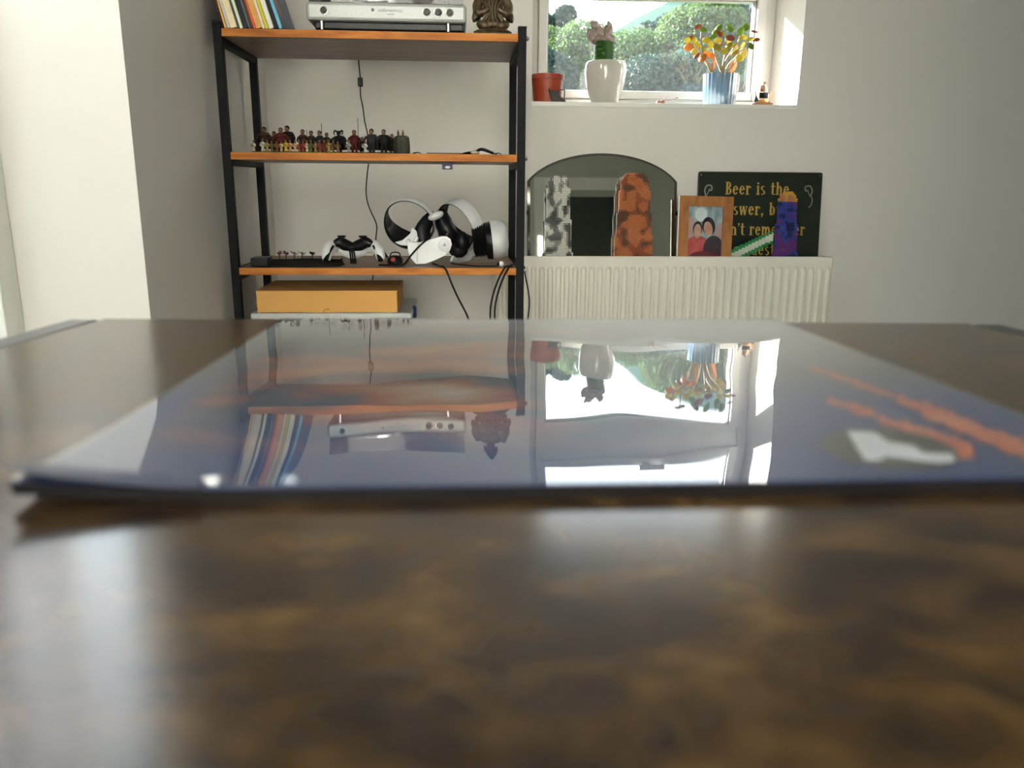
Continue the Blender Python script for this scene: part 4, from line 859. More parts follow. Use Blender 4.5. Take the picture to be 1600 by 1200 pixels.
# ------------------------------------------------------------------ storage tub and cardboard box on the board below
z4 = SH[3]; x0 = S(391, 492, 1.925).x; x1 = S(643, 492, 1.925).x; cx = (x0+x1)/2; hw = (x1-x0)/2; zt = S(520, 489.5, 1.925).z
tub = thing('storage_tub', 'milky plastic storage tub with navy clip handle under the cardboard box', 'storage tub', (cx, 2.05, z4))
H = zt-z4
mk('tub_body', MB().span(-hw+0.012, hw-0.012, -0.11, 0.13, 0.0, H-0.016, 0.012), FROST, tub)
mk('lid', MB().span(-hw, hw, -0.125, 0.14, H-0.016, H, 0.004), FROST, tub)
for k in range(5):
    mk('lid_rib', MB().span(-hw+0.05+k*(2*hw-0.1)/4-0.0012, -hw+0.05+k*(2*hw-0.1)/4+0.0012, -0.1262, -0.1248, H-0.013, H-0.003), WHTPL, tub)
for sx in (-1, 1):
    mk('clip_handle', MB().lathe([(0.0, 0), (0.016, 0), (0.017, 0.004), (0.014, 0.009), (0.0, 0.010)], (sx*(hw-0.002), -0.03, H-0.012), 24, M=Euler((0, R_(90*sx), 0)).to_matrix()), BLUEPL, tub)
x0 = S(401.5, 480, 1.935).x; x1 = S(621, 480, 1.935).x; cx = (x0+x1)/2; hw = (x1-x0)/2; zb = z4+H
hB = S(510, 455, 1.935).z-zb
bx = thing('cardboard_box', 'flat tan cardboard mailing box on the plastic storage tub', 'box', (cx, 1.935, zb))
mk('box_body', MB().span(-hw, hw, 0, 0.21, 0.0003, hB, 0.0012), CARD, bx)
mk('lid_edge', MB().span(-hw-0.0012, hw+0.0012, -0.0012, 0.212, hB-0.0016, hB+0.0012, 0.0006), CARD, bx)
CARDD = mat('cut_cardboard', (0.22, 0.115, 0.035), 0.85)
xs = S(511, 485, 1.935).x-cx
b = MB().tube([(xs-0.008, -0.0003, 0.0004), (xs-0.006, -0.0003, 0.006), (xs, -0.0003, 0.0085), (xs+0.006, -0.0003, 0.0078)], 0.0009, 6, smooth=5)
mk('thumb_notch', b, CARDD, bx)
mk('flap_seam', MB().span(-hw+0.01, -hw*0.35, -0.0006, 0.0004, 0.0002, 0.0012).span(hw*0.1, hw*0.6, -0.0006, 0.0004, 0.0002, 0.0012), CARDD, bx)
mk('corner_slot', MB().span(hw-0.0008, hw+0.0006, 0.14, 0.15, hB-0.008, hB-0.002), CARDD, bx)

# ------------------------------------------------------------------ radiator
RX0, RX1, RYF, RZ0, RZ1 = 0.105, 1.116, 2.362, 0.155, 0.6135
ra = thing('radiator', 'cream white panel radiator below the window', 'radiator', ((RX0+RX1)/2, RYF, 0))
mk('front_panel', MB().span(RX0, RX1, RYF, RYF+0.010, RZ0, RZ1, 0.004), RADW, ra, world=True)
mk('rear_panel', MB().span(RX0, RX1, YB-0.036, YB-0.026, RZ0, RZ1-0.012, 0.004), RADW, ra, world=True)
for x in (RX0-0.004, RX1+0.001): mk('side_cover', MB().span(x, x+0.003, RYF+0.004, YB-0.027, RZ0+0.02, RZ1-0.004, 0.001), RADW, ra, world=True)
b = MB()
for k in range(100):
    x = RX0+0.012+k*(RX1-RX0-0.024)/99; b.span(x-0.0006, x+0.0006, RYF+0.0105, YB-0.0365, RZ0+0.03, 0.574)
fin = mk('convector_fins', b, RADW, ra, 0, world=True); fin['kind'] = 'stuff'
mk('fin_bar', MB().span(RX0+0.004, RX1-0.004, RYF+0.0105, YB-0.0365, 0.5742, 0.5765), RADW, ra, 0, world=True)
n = 41; pitch = 0.02455; xr = 0.5*(RX0+RX1)-pitch*(n-1)/2; zt_ = S(1000, 417, RYF).z; zb_ = RZ0+0.03
vs_ = []; fs_ = []; prof = [(-0.0093, 0.0005), (-0.0078, -0.0050), (-0.0046, -0.0098), (0.0, -0.0110), (0.0046, -0.0098), (0.0078, -0.0050), (0.0093, 0.0005)]
for z, k in ((zb_, 0.0), (zb_+0.006, 0.75), (zb_+0.014, 1.0), (zt_-0.014, 1.0), (zt_-0.006, 0.75), (zt_, 0.0)):
    for x, y in prof: vs_.append((x*(0.65+0.35*k), y*k + 0.0004*(1-k), z))
for j in range(5):
    for i in range(6): fs_.append((j*7+i, j*7+i+1, (j+1)*7+i+1, (j+1)*7+i))
rib0 = mk('rib', MB().add(vs_, fs_), RADW, ra, 60)
for k in range(n):
    lc = (xr+k*pitch-ra.location.x, 0.0, 0)
    if k == 0: rib0.location = lc
    else: copy_of(rib0, ra, lc)
mk('valve', MB().lathe([(0.012, 0), (0.012, 0.03), (0.019, 0.034), (0.019, 0.075), (0.012, 0.082)], (RX1+0.035, RYF+0.03, RZ0-0.01), 18).cyl((RX1-0.002, RYF+0.03, RZ0+0.012), (RX1+0.03, RYF+0.03, RZ0+0.012), 0.009), WHTPL, ra, world=True)
mk('pipe', MB().cyl((RX1+0.035, RYF+0.03, 0.0), (RX1+0.035, RYF+0.03, RZ0-0.009), 0.0075), RADW, ra, world=True)
for x in (RX0+0.12, RX1-0.12): mk('wall_bracket', MB().span(x-0.02, x+0.02, YB-0.0255, YB-0.0015, RZ0+0.05, RZ1-0.06, 0.002), RADW, ra, world=True)

# ------------------------------------------------------------------ things standing in the top of the radiator
ZS = 0.577
def leaning(name, label, cat, xc, y0, tilt, group=None): return thing(name, label, cat, (xc, y0, ZS), (R_(-tilt), 0, 0), group)
# arched mirror
MY = 2.412; x0 = S(823.5, 340, MY+0.03).x; x1 = S(1056, 340, MY+0.03).x; mc = (x0+x1)/2; mw = (x1-x0)/2
mi = leaning('arched_mirror', 'frameless arched mirror leaning on the wall behind the radiator', 'mirror', mc, MY, 9.0)
zs = S(823, 281, MY+0.035).z-ZS; ztop = S(938, 237, MY+0.04).z-ZS
def arch(ins):
    w_ = mw-ins; pts = [(-w_, ins), (w_, ins), (w_, zs-ins*0.3)]
    n = 28
    for i in range(1, n):
        t = i/n; ang = R_(25)+t*R_(130); k0 = math.cos(R_(25)); s0 = math.sin(R_(25))
        pts.append((w_*math.cos(ang)/k0, zs+(ztop-ins-zs)*(math.sin(ang)-s0)/(1-s0)))
    pts.append((-w_, zs-ins*0.3)); return pts
mm = bpy.data.materials.new('mirror_silver'); mm.use_nodes = True; MATS['mirror_silver'] = mm
q = mm.node_tree.nodes['Principled BSDF']; q.inputs['Base Color'].default_value = (0.70, 0.73, 0.68, 1); q.inputs['Metallic'].default_value = 1.0; q.inputs['Roughness'].default_value = 0.02
mk('backing_board', MB().poly(arch(0.0), 'y', 0.0, 0.004), mat('dark_hardboard', (0.05, 0.04, 0.032), 0.7), mi)
mk('mirror_glass', MB().poly(arch(0.0085), 'y', -0.003, -0.0002), mm, mi, 20)
A, B2 = arch(0.0), arch(0.0085); n = len(A)
bv = MB().add([(p[0], -0.0002, p[1]) for p in A]+[(p[0], -0.0031, p[1]) for p in B2], [(i, (i+1) % n, (i+1) % n+n, i+n) for i in range(n)])
mk('bevelled_edge', bv, mat('bevel_glass', (0.16, 0.15, 0.13), 0.12, metal=0.7), mi, 20)
for sx in (-1, 1): mk('clip', MB().box((sx*(mw-0.001), -0.003, S(823, 332, MY).z-ZS), (0.006, 0.006, 0.012), 0.0015), BLKMETAL, mi)

# framed photograph
FYp = 2.385; x0 = S(1057, 350, FYp+0.015).x; x1 = S(1142, 350, FYp+0.015).x; fc = (x0+x1)/2; fw = (x1-x0)/2; fh = (S(1100, 307, FYp+0.02).z-ZS)/math.cos(R_(6))
ph = leaning('photo_frame', 'wooden photo frame with a picture of two people on the radiator', 'photo frame', fc, FYp, 6)
ph.rotation_euler = (R_(-6), R_(1.0), R_(3))
fb = 0.0295
for nm, pts in (('frame_rail', [(-fw, fh), (fw, fh), (fw-fb, fh-fb), (-fw+fb, fh-fb)]), ('frame_rail', [(-fw, 0), (fw, 0), (fw-fb, fb), (-fw+fb, fb)]), ('frame_stile', [(-fw, 0), (-fw, fh), (-fw+fb, fh-fb), (-fw+fb, fb)]), ('frame_stile', [(fw, 0), (fw, fh), (fw-fb, fh-fb), (fw-fb, fb)])):
    mk(nm, MB().poly(pts, 'y', -0.013, 0.0), FRAMEW, ph, 20)
iw = fw-fb; i0, i1 = fb, fh-fb
pr = mk('photograph', MB().span(-iw-0.002, iw+0.002, -0.005, -0.0035, i0-0.002, i1+0.002), mat('photo_teal', (0.10, 0.20, 0.24), 0.3, col2=(0.42, 0.50, 0.52), scale=26, stretch=(2.0, 1, 0.8)), ph)
def pe(nm, cx_, cz_, rx_, rz_, dy, matr, rot=0.0):
    pts = []
    for k in range(28):
        a = k*2*math.pi/28; x = rx_*math.cos(a); z = rz_*math.sin(a)
        xx = cx_+x*math.cos(rot)-z*math.sin(rot); zz = cz_+x*math.sin(rot)+z*math.cos(rot)
        pts.append((max(-iw, min(iw, xx)), max(i0, min(i1, zz))))
    mk(nm, MB().add([(p[0], -0.0051-dy, p[1]) for p in pts], [tuple(range(28))]), matr, pr, 0)
SKIN = mat('photo_skin', (0.42, 0.22, 0.17), 0.35, col2=(0.55, 0.33, 0.26), scale=60); HAIR = mat('photo_hair', (0.025, 0.018, 0.018), 0.35)
ih = i1-i0
pe('print_light', -iw*0.25, i0+ih*0.85, iw*0.35, ih*0.14, 0.0001, mat('photo_white', (0.6, 0.66, 0.68), 0.35))
pe('print_crowd', -iw*0.85, i0+ih*0.6, iw*0.3, ih*0.2, 0.0001, mat('photo_pink', (0.45, 0.30, 0.30), 0.35)); pe('print_crowd', iw*0.9, i0+ih*0.5, iw*0.25, ih*0.2, 0.0001, MATS['photo_pink'])
pe('print_clothes', -iw*0.4, i0+ih*0.14, iw*0.75, ih*0.30, 0.0002, mat('photo_red', (0.36, 0.03, 0.04), 0.35, col2=(0.5, 0.10, 0.09), scale=30))
pe('print_clothes', iw*0.55, i0+ih*0.16, iw*0.6, ih*0.28, 0.00025, mat('photo_navy', (0.035, 0.02, 0.035), 0.35)); pe('print_clothes', iw*0.1, i0+ih*0.02, iw*0.95, ih*0.12, 0.0003, mat('photo_maroon', (0.12, 0.012, 0.018), 0.35))
pe('print_hair', iw*0.22, i0+ih*0.62, iw*0.38, ih*0.18, 0.0003, HAIR, 0.2); pe('print_face', iw*0.20, i0+ih*0.57, iw*0.25, ih*0.145, 0.0004, SKIN, 0.25)
pe('print_hair', -iw*0.42, i0+ih*0.56, iw*0.28, ih*0.15, 0.0005, HAIR); pe('print_face', -iw*0.42, i0+ih*0.52, iw*0.22, ih*0.14, 0.0006, SKIN)
mk('cover_glass', MB().span(-iw-0.001, iw+0.001, -0.0072, -0.0062, i0-0.001, i1+0.001), glass_mat('picture_glass', (1, 1, 1)), ph, 0)
mk('backboard', MB().span(-fw+0.006, fw-0.006, -0.0032, 0.0, 0.006, fh-0.006), MATS['dark_hardboard'], ph)

# beer sign
SYp = 2.428; x0 = S(1088, 330, SYp+0.02).x; x1 = S(1280, 330, SYp+0.02).x; sc_ = (x0+x1)/2; sw = (x1-x0)/2
sg = leaning('wooden_sign', 'dark green sign with gold lettering about beer behind the photo frame', 'sign', sc_, SYp, 5.5)
shh = (S(1180, 269, SYp+0.03).z-ZS)/math.cos(R_(5.5))
pts = []
for (cx_, cz_, a0_) in ((sw-0.006, shh-0.006, 0), (-sw+0.006, shh-0.006, 90), (-sw+0.006, 0.006, 180), (sw-0.006, 0.006, 270)):
    for k in range(5): a = R_(a0_+k*22.5); pts.append((cx_+0.006*math.cos(a), cz_+0.006*math.sin(a)))
mk('board', MB().poly(pts, 'y', -0.006, 0.0), mat('worn_edge_brown', (0.07, 0.03, 0.018), 0.6, col2=(0.04, 0.035, 0.022), scale=50), sg, 20)
mk('painted_face', MB().poly([(p[0]*(1-0.002/sw*1.0), 0.002+p[1]*(1-0.004/shh)) for p in pts], 'y', -0.0064, -0.0058), mat('dark_green_paint', (0.013, 0.020, 0.014), 0.6, col2=(0.018, 0.025, 0.016), scale=25, spec=0.12), sg, 20)
GOLD = mat('gold_lettering', (0.50, 0.31, 0.045), 0.5, col2=(0.44, 0.27, 0.05), scale=80)
PALE = mat('pale_scroll_paint', (0.22, 0.23, 0.18), 0.55)
W_ = 0.135; t_ = 0.062
def gv(x, y0, y1, w=W_): return ('r', x-w/2, y0, x+w/2, y1)
def gh(x0, x1, y, h=t_): return ('r', x0, y, x1, y+h)
def ga(cx, cy, rx, ry, a0, a1, w=W_, wt=None): return ('a', cx, cy, rx, ry, a0, a1, w, wt if wt else t_)
def gl_(x0, y0, x1, y1, w): return ('l', x0, y0, x1, y1, w)
xh = 0.70
GLY = {
 'B': (0.50, [gv(.13, 0, 1), gh(.0, .26, 0), gh(.0, .26, 1-t_), ga(.22, .755, .20, .245, -90, 90), ga(.22, .265, .24, .265, -90, 90)]),
 'e': (0.46, [ga(.22, .35, .20, .35, 5, 325), gh(.1, .41, .36)]),
 'r': (0.42, [gv(.12, 0, xh), gh(.0, .26, 0), gh(.0, .15, xh-t_), ga(.27, .50, .13, .20, 25, 170, .10), ('o', .345, .56, .055)]),
 'i': (0.28, [gv(.14, 0, xh), gh(.01, .27, 0), gh(.01, .16, xh-t_), ('o', .13, .89, .085)]),
 's': (0.40, [ga(.19, .525, .16, .175, 40, 270, .12), ga(.19, .18, .17, .18, -140, 90, .12), gh(.18, .2, .32, .07)]),
 't': (0.36, [gv(.15, .1, .95), gh(.0, .34, xh-t_), ga(.25, .13, .15, .13, 175, 320, .10)]),
 'h': (0.52, [gv(.12, 0, 1), gh(.0, .24, 0), gh(.0, .14, 1-t_), ga(.265, .46, .175, .24, 0, 170, W_), gv(.385, 0, .47), gh(.28, .50, 0)]),
 'n': (0.52, [gv(.12, 0, xh), gh(.0, .24, 0), gh(.0, .14, xh-t_), ga(.265, .46, .175, .24, 0, 170, W_), gv(.385, 0, .47), gh(.28, .50, 0)]),
 'm': (0.76, [gv(.12, 0, xh), gh(.0, .24, 0), gh(.0, .14, xh-t_), ga(.25, .46, .16, .24, 0, 170, W_), gv(.365, 0, .47), gh(.27, .46, 0), ga(.50, .46, .16, .24, 0, 170, W_), gv(.62, 0, .47), gh(.53, .73, 0)]),
 'u': (0.52, [gv(.12, .2, xh), gh(.0, .14, xh-t_), ga(.26, .22, .185, .22, 180, 350), gv(.385, 0, xh), gh(.28, .40, xh-t_), gh(.38, .50, 0)]),
 'a': (0.46, [ga(.20, .52, .15, .18, 0, 160, .11), gv(.33, .02, .54), gh(.33, .45, 0), ga(.19, .21, .17, .21, 0, 360, .12), ('o', .085, .52, .05)]),
 'w': (0.66, [gl_(.08, xh, .20, 0, .12), gl_(.20, 0, .32, xh, .06), gl_(.32, xh, .45, 0, .12), gl_(.45, 0, .57, xh, .06), gh(.0, .19, xh-t_), gh(.24, .42, xh-t_), gh(.50, .65, xh-t_)]),
 'b': (0.50, [gv(.12, 0, 1), gh(.0, .14, 1-t_), ga(.23, .35, .20, .35, -180, 180, .13)]),
 'c': (0.42, [ga(.21, .35, .19, .35, 50, 315), ('o', .32, .55, .06)]),
 'o': (0.46, [ga(.22, .35, .20, .35, 0, 360)]),
 'q': (0.50, [ga(.22, .35, .20, .35, 0, 360), gv(.38, -.28, xh), gh(.28, .49, -.28)]),
 'I': (0.32, [gv(.15, 0, 1), gh(.02, .28, 0), gh(.02, .28, 1-t_)]),
 ',': (0.26, [('o', .11, .08, .08), gl_(.15, .08, .07, -.16, .07)]),
 "'": (0.20, [('o', .10, .90, .075), gl_(.13, .9, .07, .70, .06)]),
 ' ': (0.30, [])}
def glyph(b, ch, ox, oz, k, kx, y):
    for p in GLY[ch][1]:
        P = lambda x, z: (ox+x*kx, y, oz+z*k)
        if p[0] == 'r': b.add([P(p[1], p[2]), P(p[3], p[2]), P(p[3], p[4]), P(p[1], p[4])], [(0, 1, 2, 3)])
        elif p[0] == 'l':
            _, x0, z0, x1, z1, w_ = p; b.add([P(x0-w_/2, z0), P(x0+w_/2, z0), P(x1+w_/2, z1), P(x1-w_/2, z1)], [(0, 1, 2, 3)])
        elif p[0] == 'o': b.add([P(p[1]+p[3]*math.cos(a*0.524), p[2]+p[3]*0.9*math.sin(a*0.524)) for a in range(12)], [tuple(range(12))])
        else:
            _, cx, cy, rx, ry, a0, a1, w_, wt = p; n = 16; vs2 = []
            for i in range(n+1):
                a = R_(a0+(a1-a0)*i/n); ca, sa = math.cos(a), math.sin(a)
                vs2 += [P(cx+rx*ca, cy+ry*sa), P(cx+(rx-w_)*ca, cy+(ry-wt)*sa)]
            b.add(vs2, [(2*i, 2*i+2, 2*i+3, 2*i+1) for i in range(n)])
kz = 0.0372; sp = 0.0600; zl = shh-(S(1180, 269, SYp+0.03).z-S(1180, 304.5, SYp+0.03).z)*1.004
for li, (line, pxc) in enumerate((("Beer is the", 1180), ("answer, but I", 1183), ("can't remember", 1190), ("the question", 1183))):
    kx = kz*1.10 if li != 2 else kz*1.04; gap = kx*0.035
    tot = sum(GLY[c_][0]*kx+gap for c_ in line)-gap; x = S(pxc, 330, SYp+0.02).x-sc_-tot/2; z = zl-li*sp
    for c_ in line:
        if c_ != ' ':
            b = MB(); glyph(b, c_, x, z, kz, kx, -0.0068); mk('letter', b, GOLD, sg, 0)
        x += GLY[c_][0]*kx+gap
for sx in (-1, 1):
    for (pts, rr) in (([(0.0, 0.0), (-0.004, 0.014), (0.004, 0.027), (0.018, 0.026), (0.020, 0.016), (0.013, 0.012)], 0.0022), ([(0.0, 0.0), (-0.006, -0.014), (-0.002, -0.03), (0.006, -0.036)], 0.0018), ([(0.002, -0.004), (0.010, 0.012), (0.012, 0.018)], 0.0012)):
        px = S(1102, 300, SYp+0.02).x-sc_ if sx < 0 else S(1266, 300, SYp+0.02).x-sc_
        z0 = S(1102, 304, SYp+0.02).z-ZS
        mk('scroll_ornament', MB().tube([(px-sx*p[0]*0.9, -0.0066, z0+p[1]) for p in pts], rr, 6, flat=0.12, smooth=6, up=(0, 1, 0)), PALE, sg)
for sx in (-1, 1): mk('nail', MB().lathe([(0.0018, 0), (0.0018, 0.001)], (sx*(sw-0.008), -0.0064, shh-0.01), 10, M=KM), STEEL, sg)

# fused-bead plaques (plain mosaic panels)
def plaque(label, x0, x1, ytop, Y, mask, colour, cols, tilt=5, y0z=ZS, pitch=0.005):
    xa = S(x0, 340, Y).x; xb = S(x1, 340, Y).x; zt_ = S((x0+x1)/2, ytop, Y).z
    t = thing('bead_plaque', label, 'bead plaque', ((xa+xb)/2, Y, y0z), (R_(-tilt), 0, 0), 'fused-bead plaques on the radiator')
    nx = int((xb-xa)/pitch); nz = int((zt_-y0z)/pitch); bs = {}
    for j in range(nz):
        for i in range(nx):
            u, v = (i+0.5)/nx, (j+0.5)/nz
            if not mask(u, v): continue
            k = colour(u, v); bb = bs.setdefault(k, MB()); cx = (i-nx/2+0.5)*pitch; cz = (j+0.5)*pitch
            vs2 = []; r_ = pitch*0.56
            for q in range(6):
                a = q*math.pi/3+0.52; vs2 += [(cx+r_*math.cos(a), 0.0, cz+r_*math.sin(a)), (cx+r_*math.cos(a), -0.0042, cz+r_*math.sin(a)), (cx+0.62*r_*math.cos(a), -0.005, cz+0.62*r_*math.sin(a))]
            fs2 = [(q*3, (q+1) % 6*3, (q+1) % 6*3+1, q*3+1) for q in range(6)]+[(q*3+1, (q+1) % 6*3+1, (q+1) % 6*3+2, q*3+2) for q in range(6)]+[tuple(q*3+2 for q in range(6)), tuple(q*3 for q in reversed(range(6)))]
            bb.add(vs2, fs2)
    for k, bb in bs.items(): o = mk('%s_beads' % k, bb, cols[k], t, 30); o['kind'] = 'stuff'
def bm_(nm, c): return mat('bead_'+nm, c, 0.28, scale=50)
rb = random.Random(12)
def noise2(seed):
    r = np.random.default_rng(seed); g = r.random((40, 40))
    def f(u, v, s=14):
        x, y = u*s, v*s*2.2; i, j = int(x), int(y); fx_, fy_ = x-i, y-j
        return (g[i % 40, j % 40]*(1-fx_)+g[(i+1) % 40, j % 40]*fx_)*(1-fy_)+(g[i % 40, (j+1) % 40]*(1-fx_)+g[(i+1) % 40, (j+1) % 40]*fx_)*fy_
    return f
n1_, n2_, n3_ = noise2(1), noise2(2), noise2(3)
def rr_mask(top):   # plain tapered slab with a rounded top
    def f(u, v):
        hwid = 0.5-top*v
        if v > 0.86: hwid *= math.sqrt(max(0, 1-((v-0.86)/0.14)**2))*0.6+0.4
        return abs(u-0.5) < hwid
    return f
plaque('black, grey and white fused-bead plaque in front of the mirror', 848, 898, 274, 2.392, rr_mask(0.16), lambda u, v: 'white' if n1_(u, v, 7) > 0.52 else ('black' if n1_(u, v, 7) < 0.40 else 'grey'), {'white': bm_('white', (0.62, 0.61, 0.56)), 'black': bm_('black', (0.02, 0.02, 0.02)), 'grey': bm_('grey', (0.22, 0.22, 0.21))})
plaque('mottled orange-brown fused-bead plaque in front of the mirror', 958, 1026, 267, 2.392, rr_mask(0.17), lambda u, v: 'orange' if n2_(u, v, 7) > 0.46 else ('rust' if n2_(u, v, 7) > 0.3 else 'brown'), {'orange': bm_('orange', (0.52, 0.16, 0.045)), 'rust': bm_('rust', (0.30, 0.065, 0.02)), 'brown': bm_('brown', (0.09, 0.03, 0.015))})
plaque('mottled blue and purple fused-bead plaque in front of the green sign', 1211, 1252, 299, 2.392, rr_mask(0.16), lambda u, v: ('yellow' if n3_(u, v, 9) > 0.45 else 'peach') if v > 0.86 else ('purple' if n3_(u, v, 6) > 0.6 else ('navy' if n3_(u, v, 6) < 0.36 else 'blue')), {'yellow': bm_('yellow', (0.62, 0.36, 0.04)), 'peach': bm_('peach', (0.50, 0.20, 0.10)), 'purple': bm_('purple', (0.14, 0.03, 0.20)), 'navy': bm_('navy', (0.012, 0.015, 0.09)), 'blue': bm_('blue', (0.03, 0.06, 0.36))})
def dg(u, v): return (v-0.20-0.58*u)
plaque('slanting green and white fused-bead strip against the green sign', 1137, 1212, 354, 2.3885, lambda u, v: abs(dg(u, v)) < 0.185-0.03*u, lambda u, v: 'cream' if abs(dg(u, v)-0.0) < 0.085 else 'green', {'cream': bm_('cream', (0.66, 0.66, 0.58)), 'green': bm_('green', (0.01, 0.26, 0.07))})

# ------------------------------------------------------------------ window sill
SZ0 = WZ0+0.0012; WY = 2.575
def sx_(px, Y=WY, y=150): return S(px, y, Y).x
def pr_px(px): return (S(px, 130, WY).x-S(0, 130, WY).x)/px
PXM = abs(S(1000, 120, WY).x-S(900, 120, WY).x)/100      # metres per pixel on the sill
def hz(y, px=950): return S(px, y, WY).z-SZ0
t = thing('plant_pot', 'plain orange plastic plant pot at the left end of the window sill', 'plant pot', (sx_(855), WY, SZ0))
R0 = 26.0*PXM; hp = hz(117, 855)
OR = mat('orange_plastic', (0.34, 0.042, 0.012), 0.45, scale=20)
mk('pot_body', MB().lathe([(R0*0.80, 0), (R0*0.93, hp-0.016), (R0*0.93, hp-0.005), (R0*0.88, hp-0.005), (R0*0.75, 0.004), (0, 0.004)], (0, 0, 0), 40), OR, t)
mk('pot_rim', MB().lathe([(R0*0.935, hp-0.017), (R0*0.99, hp-0.016), (R0, hp-0.001), (R0*0.97, hp), (R0*0.89, hp-0.002), (R0*0.885, hp-0.016)], (0, 0, 0), 40), OR, t)
mk('soil', MB().lathe([(R0*0.87, hp-0.03), (0, hp-0.027)], (0, 0, 0), 24), mat('dark_soil', (0.03, 0.02, 0.014), 0.95, bump=0.6), t)
# dark metal ornament
c = Vector((sx_(873, 2.525), 2.525, SZ0)); DM = mat('dark_wrought_metal', (0.012, 0.009, 0.008), 0.5, metal=0.2, scale=80, bump=0.3)
t = thing('metal_ornament', 'small dark metal ornament in front of the orange pot', 'ornament', c)
def ol(px, py): v = S(px, py, 2.525); return (v.x-c.x, v.z-c.z)
mk('base', MB().span(-0.022, 0.024, -0.012, 0.012, 0, 0.003, 0.001), DM, t)
mk('wing', MB().poly([ol(857, 139), ol(864, 143), ol(870, 142), ol(876, 152), ol(885, 160), (0.022, 0.002), (-0.02, 0.002), ol(860, 150)], 'y', -0.008, 0.006), DM, t)
mk('post', MB().box((ol(874, 150)[0], 0.004, 0.020), (0.0028, 0.0028, 0.036), 0.0006).box((ol(882, 150)[0], 0.0, 0.021), (0.0028, 0.0028, 0.038), 0.0006).box(((ol(874, 150)[0]+ol(882, 150)[0])/2, 0.002, 0.0385), (0.016, 0.003, 0.0025), 0.0006), DM, t)
# white pot with grafted cactus
c = Vector((sx_(945), WY, SZ0)); t = thing('potted_cactus', 'crested grafted cactus in a glossy white ceramic pot', 'cactus', c)
h = hz(96.5, 945); rm = 32*PXM
mk('pot', MB().lathe([(rm*0.55, 0), (rm*0.60, 0.002), (rm*0.80, h*0.25), (rm*0.95, h*0.52), (rm*1.0, h*0.74), (rm*0.99, h*0.88), (rm*0.95, h*0.965), (rm*0.90, h*0.995), (rm*0.85, h), (rm*0.82, h*0.97), (rm*0.85, h*0.85), (rm*0.7, h*0.4), (0, h*0.3)], (0, 0, 0), 48), mat('white_glazed_ceramic', (0.50, 0.475, 0.43), 0.12, scale=6, coat=0.5), t)
mk('soil', MB().lathe([(rm*0.84, h*0.9), (0, h*0.92)], (0, 0, 0), 24), MATS['dark_soil'], t)
xo = (941-945)*PXM; z0 = h*0.9; z1 = hz(66, 941); rs = 17*PXM
CG = mat('cactus_green', (0.0275, 0.1100, 0.0066), 0.45, col2=(0.0165, 0.0715, 0.0055), scale=40, trans=0.12)
b = MB(); n = 24; vs_ = []; fs_ = []; rows = 26
for j in range(rows+1):
    tt_ = j/rows; z = z0+(z1-z0)*tt_; sc = 1+0.05*math.sin(tt_*34)
    for i in range(n):
        a = 2*math.pi*i/n; rr = rs*(0.84+0.20*abs(math.cos(a*1.5)))*(1+(sc-1)*abs(math.cos(a*1.5))**8*2.4); vs_.append((xo+rr*math.cos(a), rr*math.sin(a), z))
for j in range(rows):
    for i in range(n): fs_.append((j*n+i, j*n+(i+1) % n, (j+1)*n+(i+1) % n, (j+1)*n+i))
fs_.append(tuple(rows*n+i for i in range(n)))
mk('stem', b.add(vs_, fs_), CG, t, 60)
CR = mat('crest_grey_pink', (0.3840, 0.3280, 0.2960), 0.7, col2=(0.1920, 0.1120, 0.1040), scale=70, bump=0.8, bscale=200)
def fan(pts, yo, seed):
    # wavy fan lobe: outline pushed in and out of plane and given thickness
    r = random.Random(seed); cx_ = sum(p[0] for p in pts)/len(pts); cz_ = sum(p[1] for p in pts)/len(pts); b = MB(); n = len(pts)
    vs2 = []; rings = 4
    for side in (1, -1):
        for k in range(rings+1):
            f_ = k/rings
            for i, p in enumerate(pts):
                w_ = 0.006*math.sin(i*2.3+seed)*f_; th = 0.0095*math.sqrt(max(0, 1-f_**2))+0.0008
                vs2.append((cx_+(p[0]-cx_)*f_, yo+w_+side*th, cz_+(p[1]-cz_)*f_))
    fs2 = []; m_ = n*(rings+1)
    for s_ in (0, 1):
        for k in range(rings):
            for i in range(n):
                q_ = (s_*m_+k*n+i, s_*m_+k*n+(i+1) % n, s_*m_+(k+1)*n+(i+1) % n, s_*m_+(k+1)*n+i); fs2.append(q_)
    for i in range(n): fs2.append((rings*n+i, rings*n+(i+1) % n, m_+rings*n+(i+1) % n, m_+rings*n+i))
    return b.add(vs2, fs2)
def cl(px, py): v = S(px, py, WY); return (v.x-c.x, v.z-c.z)
mk('crest_lobe', fan([cl(*p) for p in ((937, 68), (928, 70), (919, 64), (916, 55), (917, 46), (921, 48), (924, 44), (921, 36), (923, 31), (927, 34), (932, 33), (937, 38), (941, 44), (943, 54), (942, 64))], -0.004, 1), CR, t, 60)
mk('crest_lobe', fan([cl(*p) for p in ((940, 67), (940, 55), (943, 44), (948, 35), (952, 31), (956, 37), (959, 46), (957, 52), (961, 57), (963, 64), (961, 69), (952, 70), (945, 69))], 0.006, 5), CR, t, 60)
mk('crest_lobe', fan([cl(*p) for p in ((926, 68), (928, 58), (935, 54), (942, 57), (950, 56), (957, 60), (959, 67), (950, 71), (936, 71))], -0.012, 9), CR, t, 60)
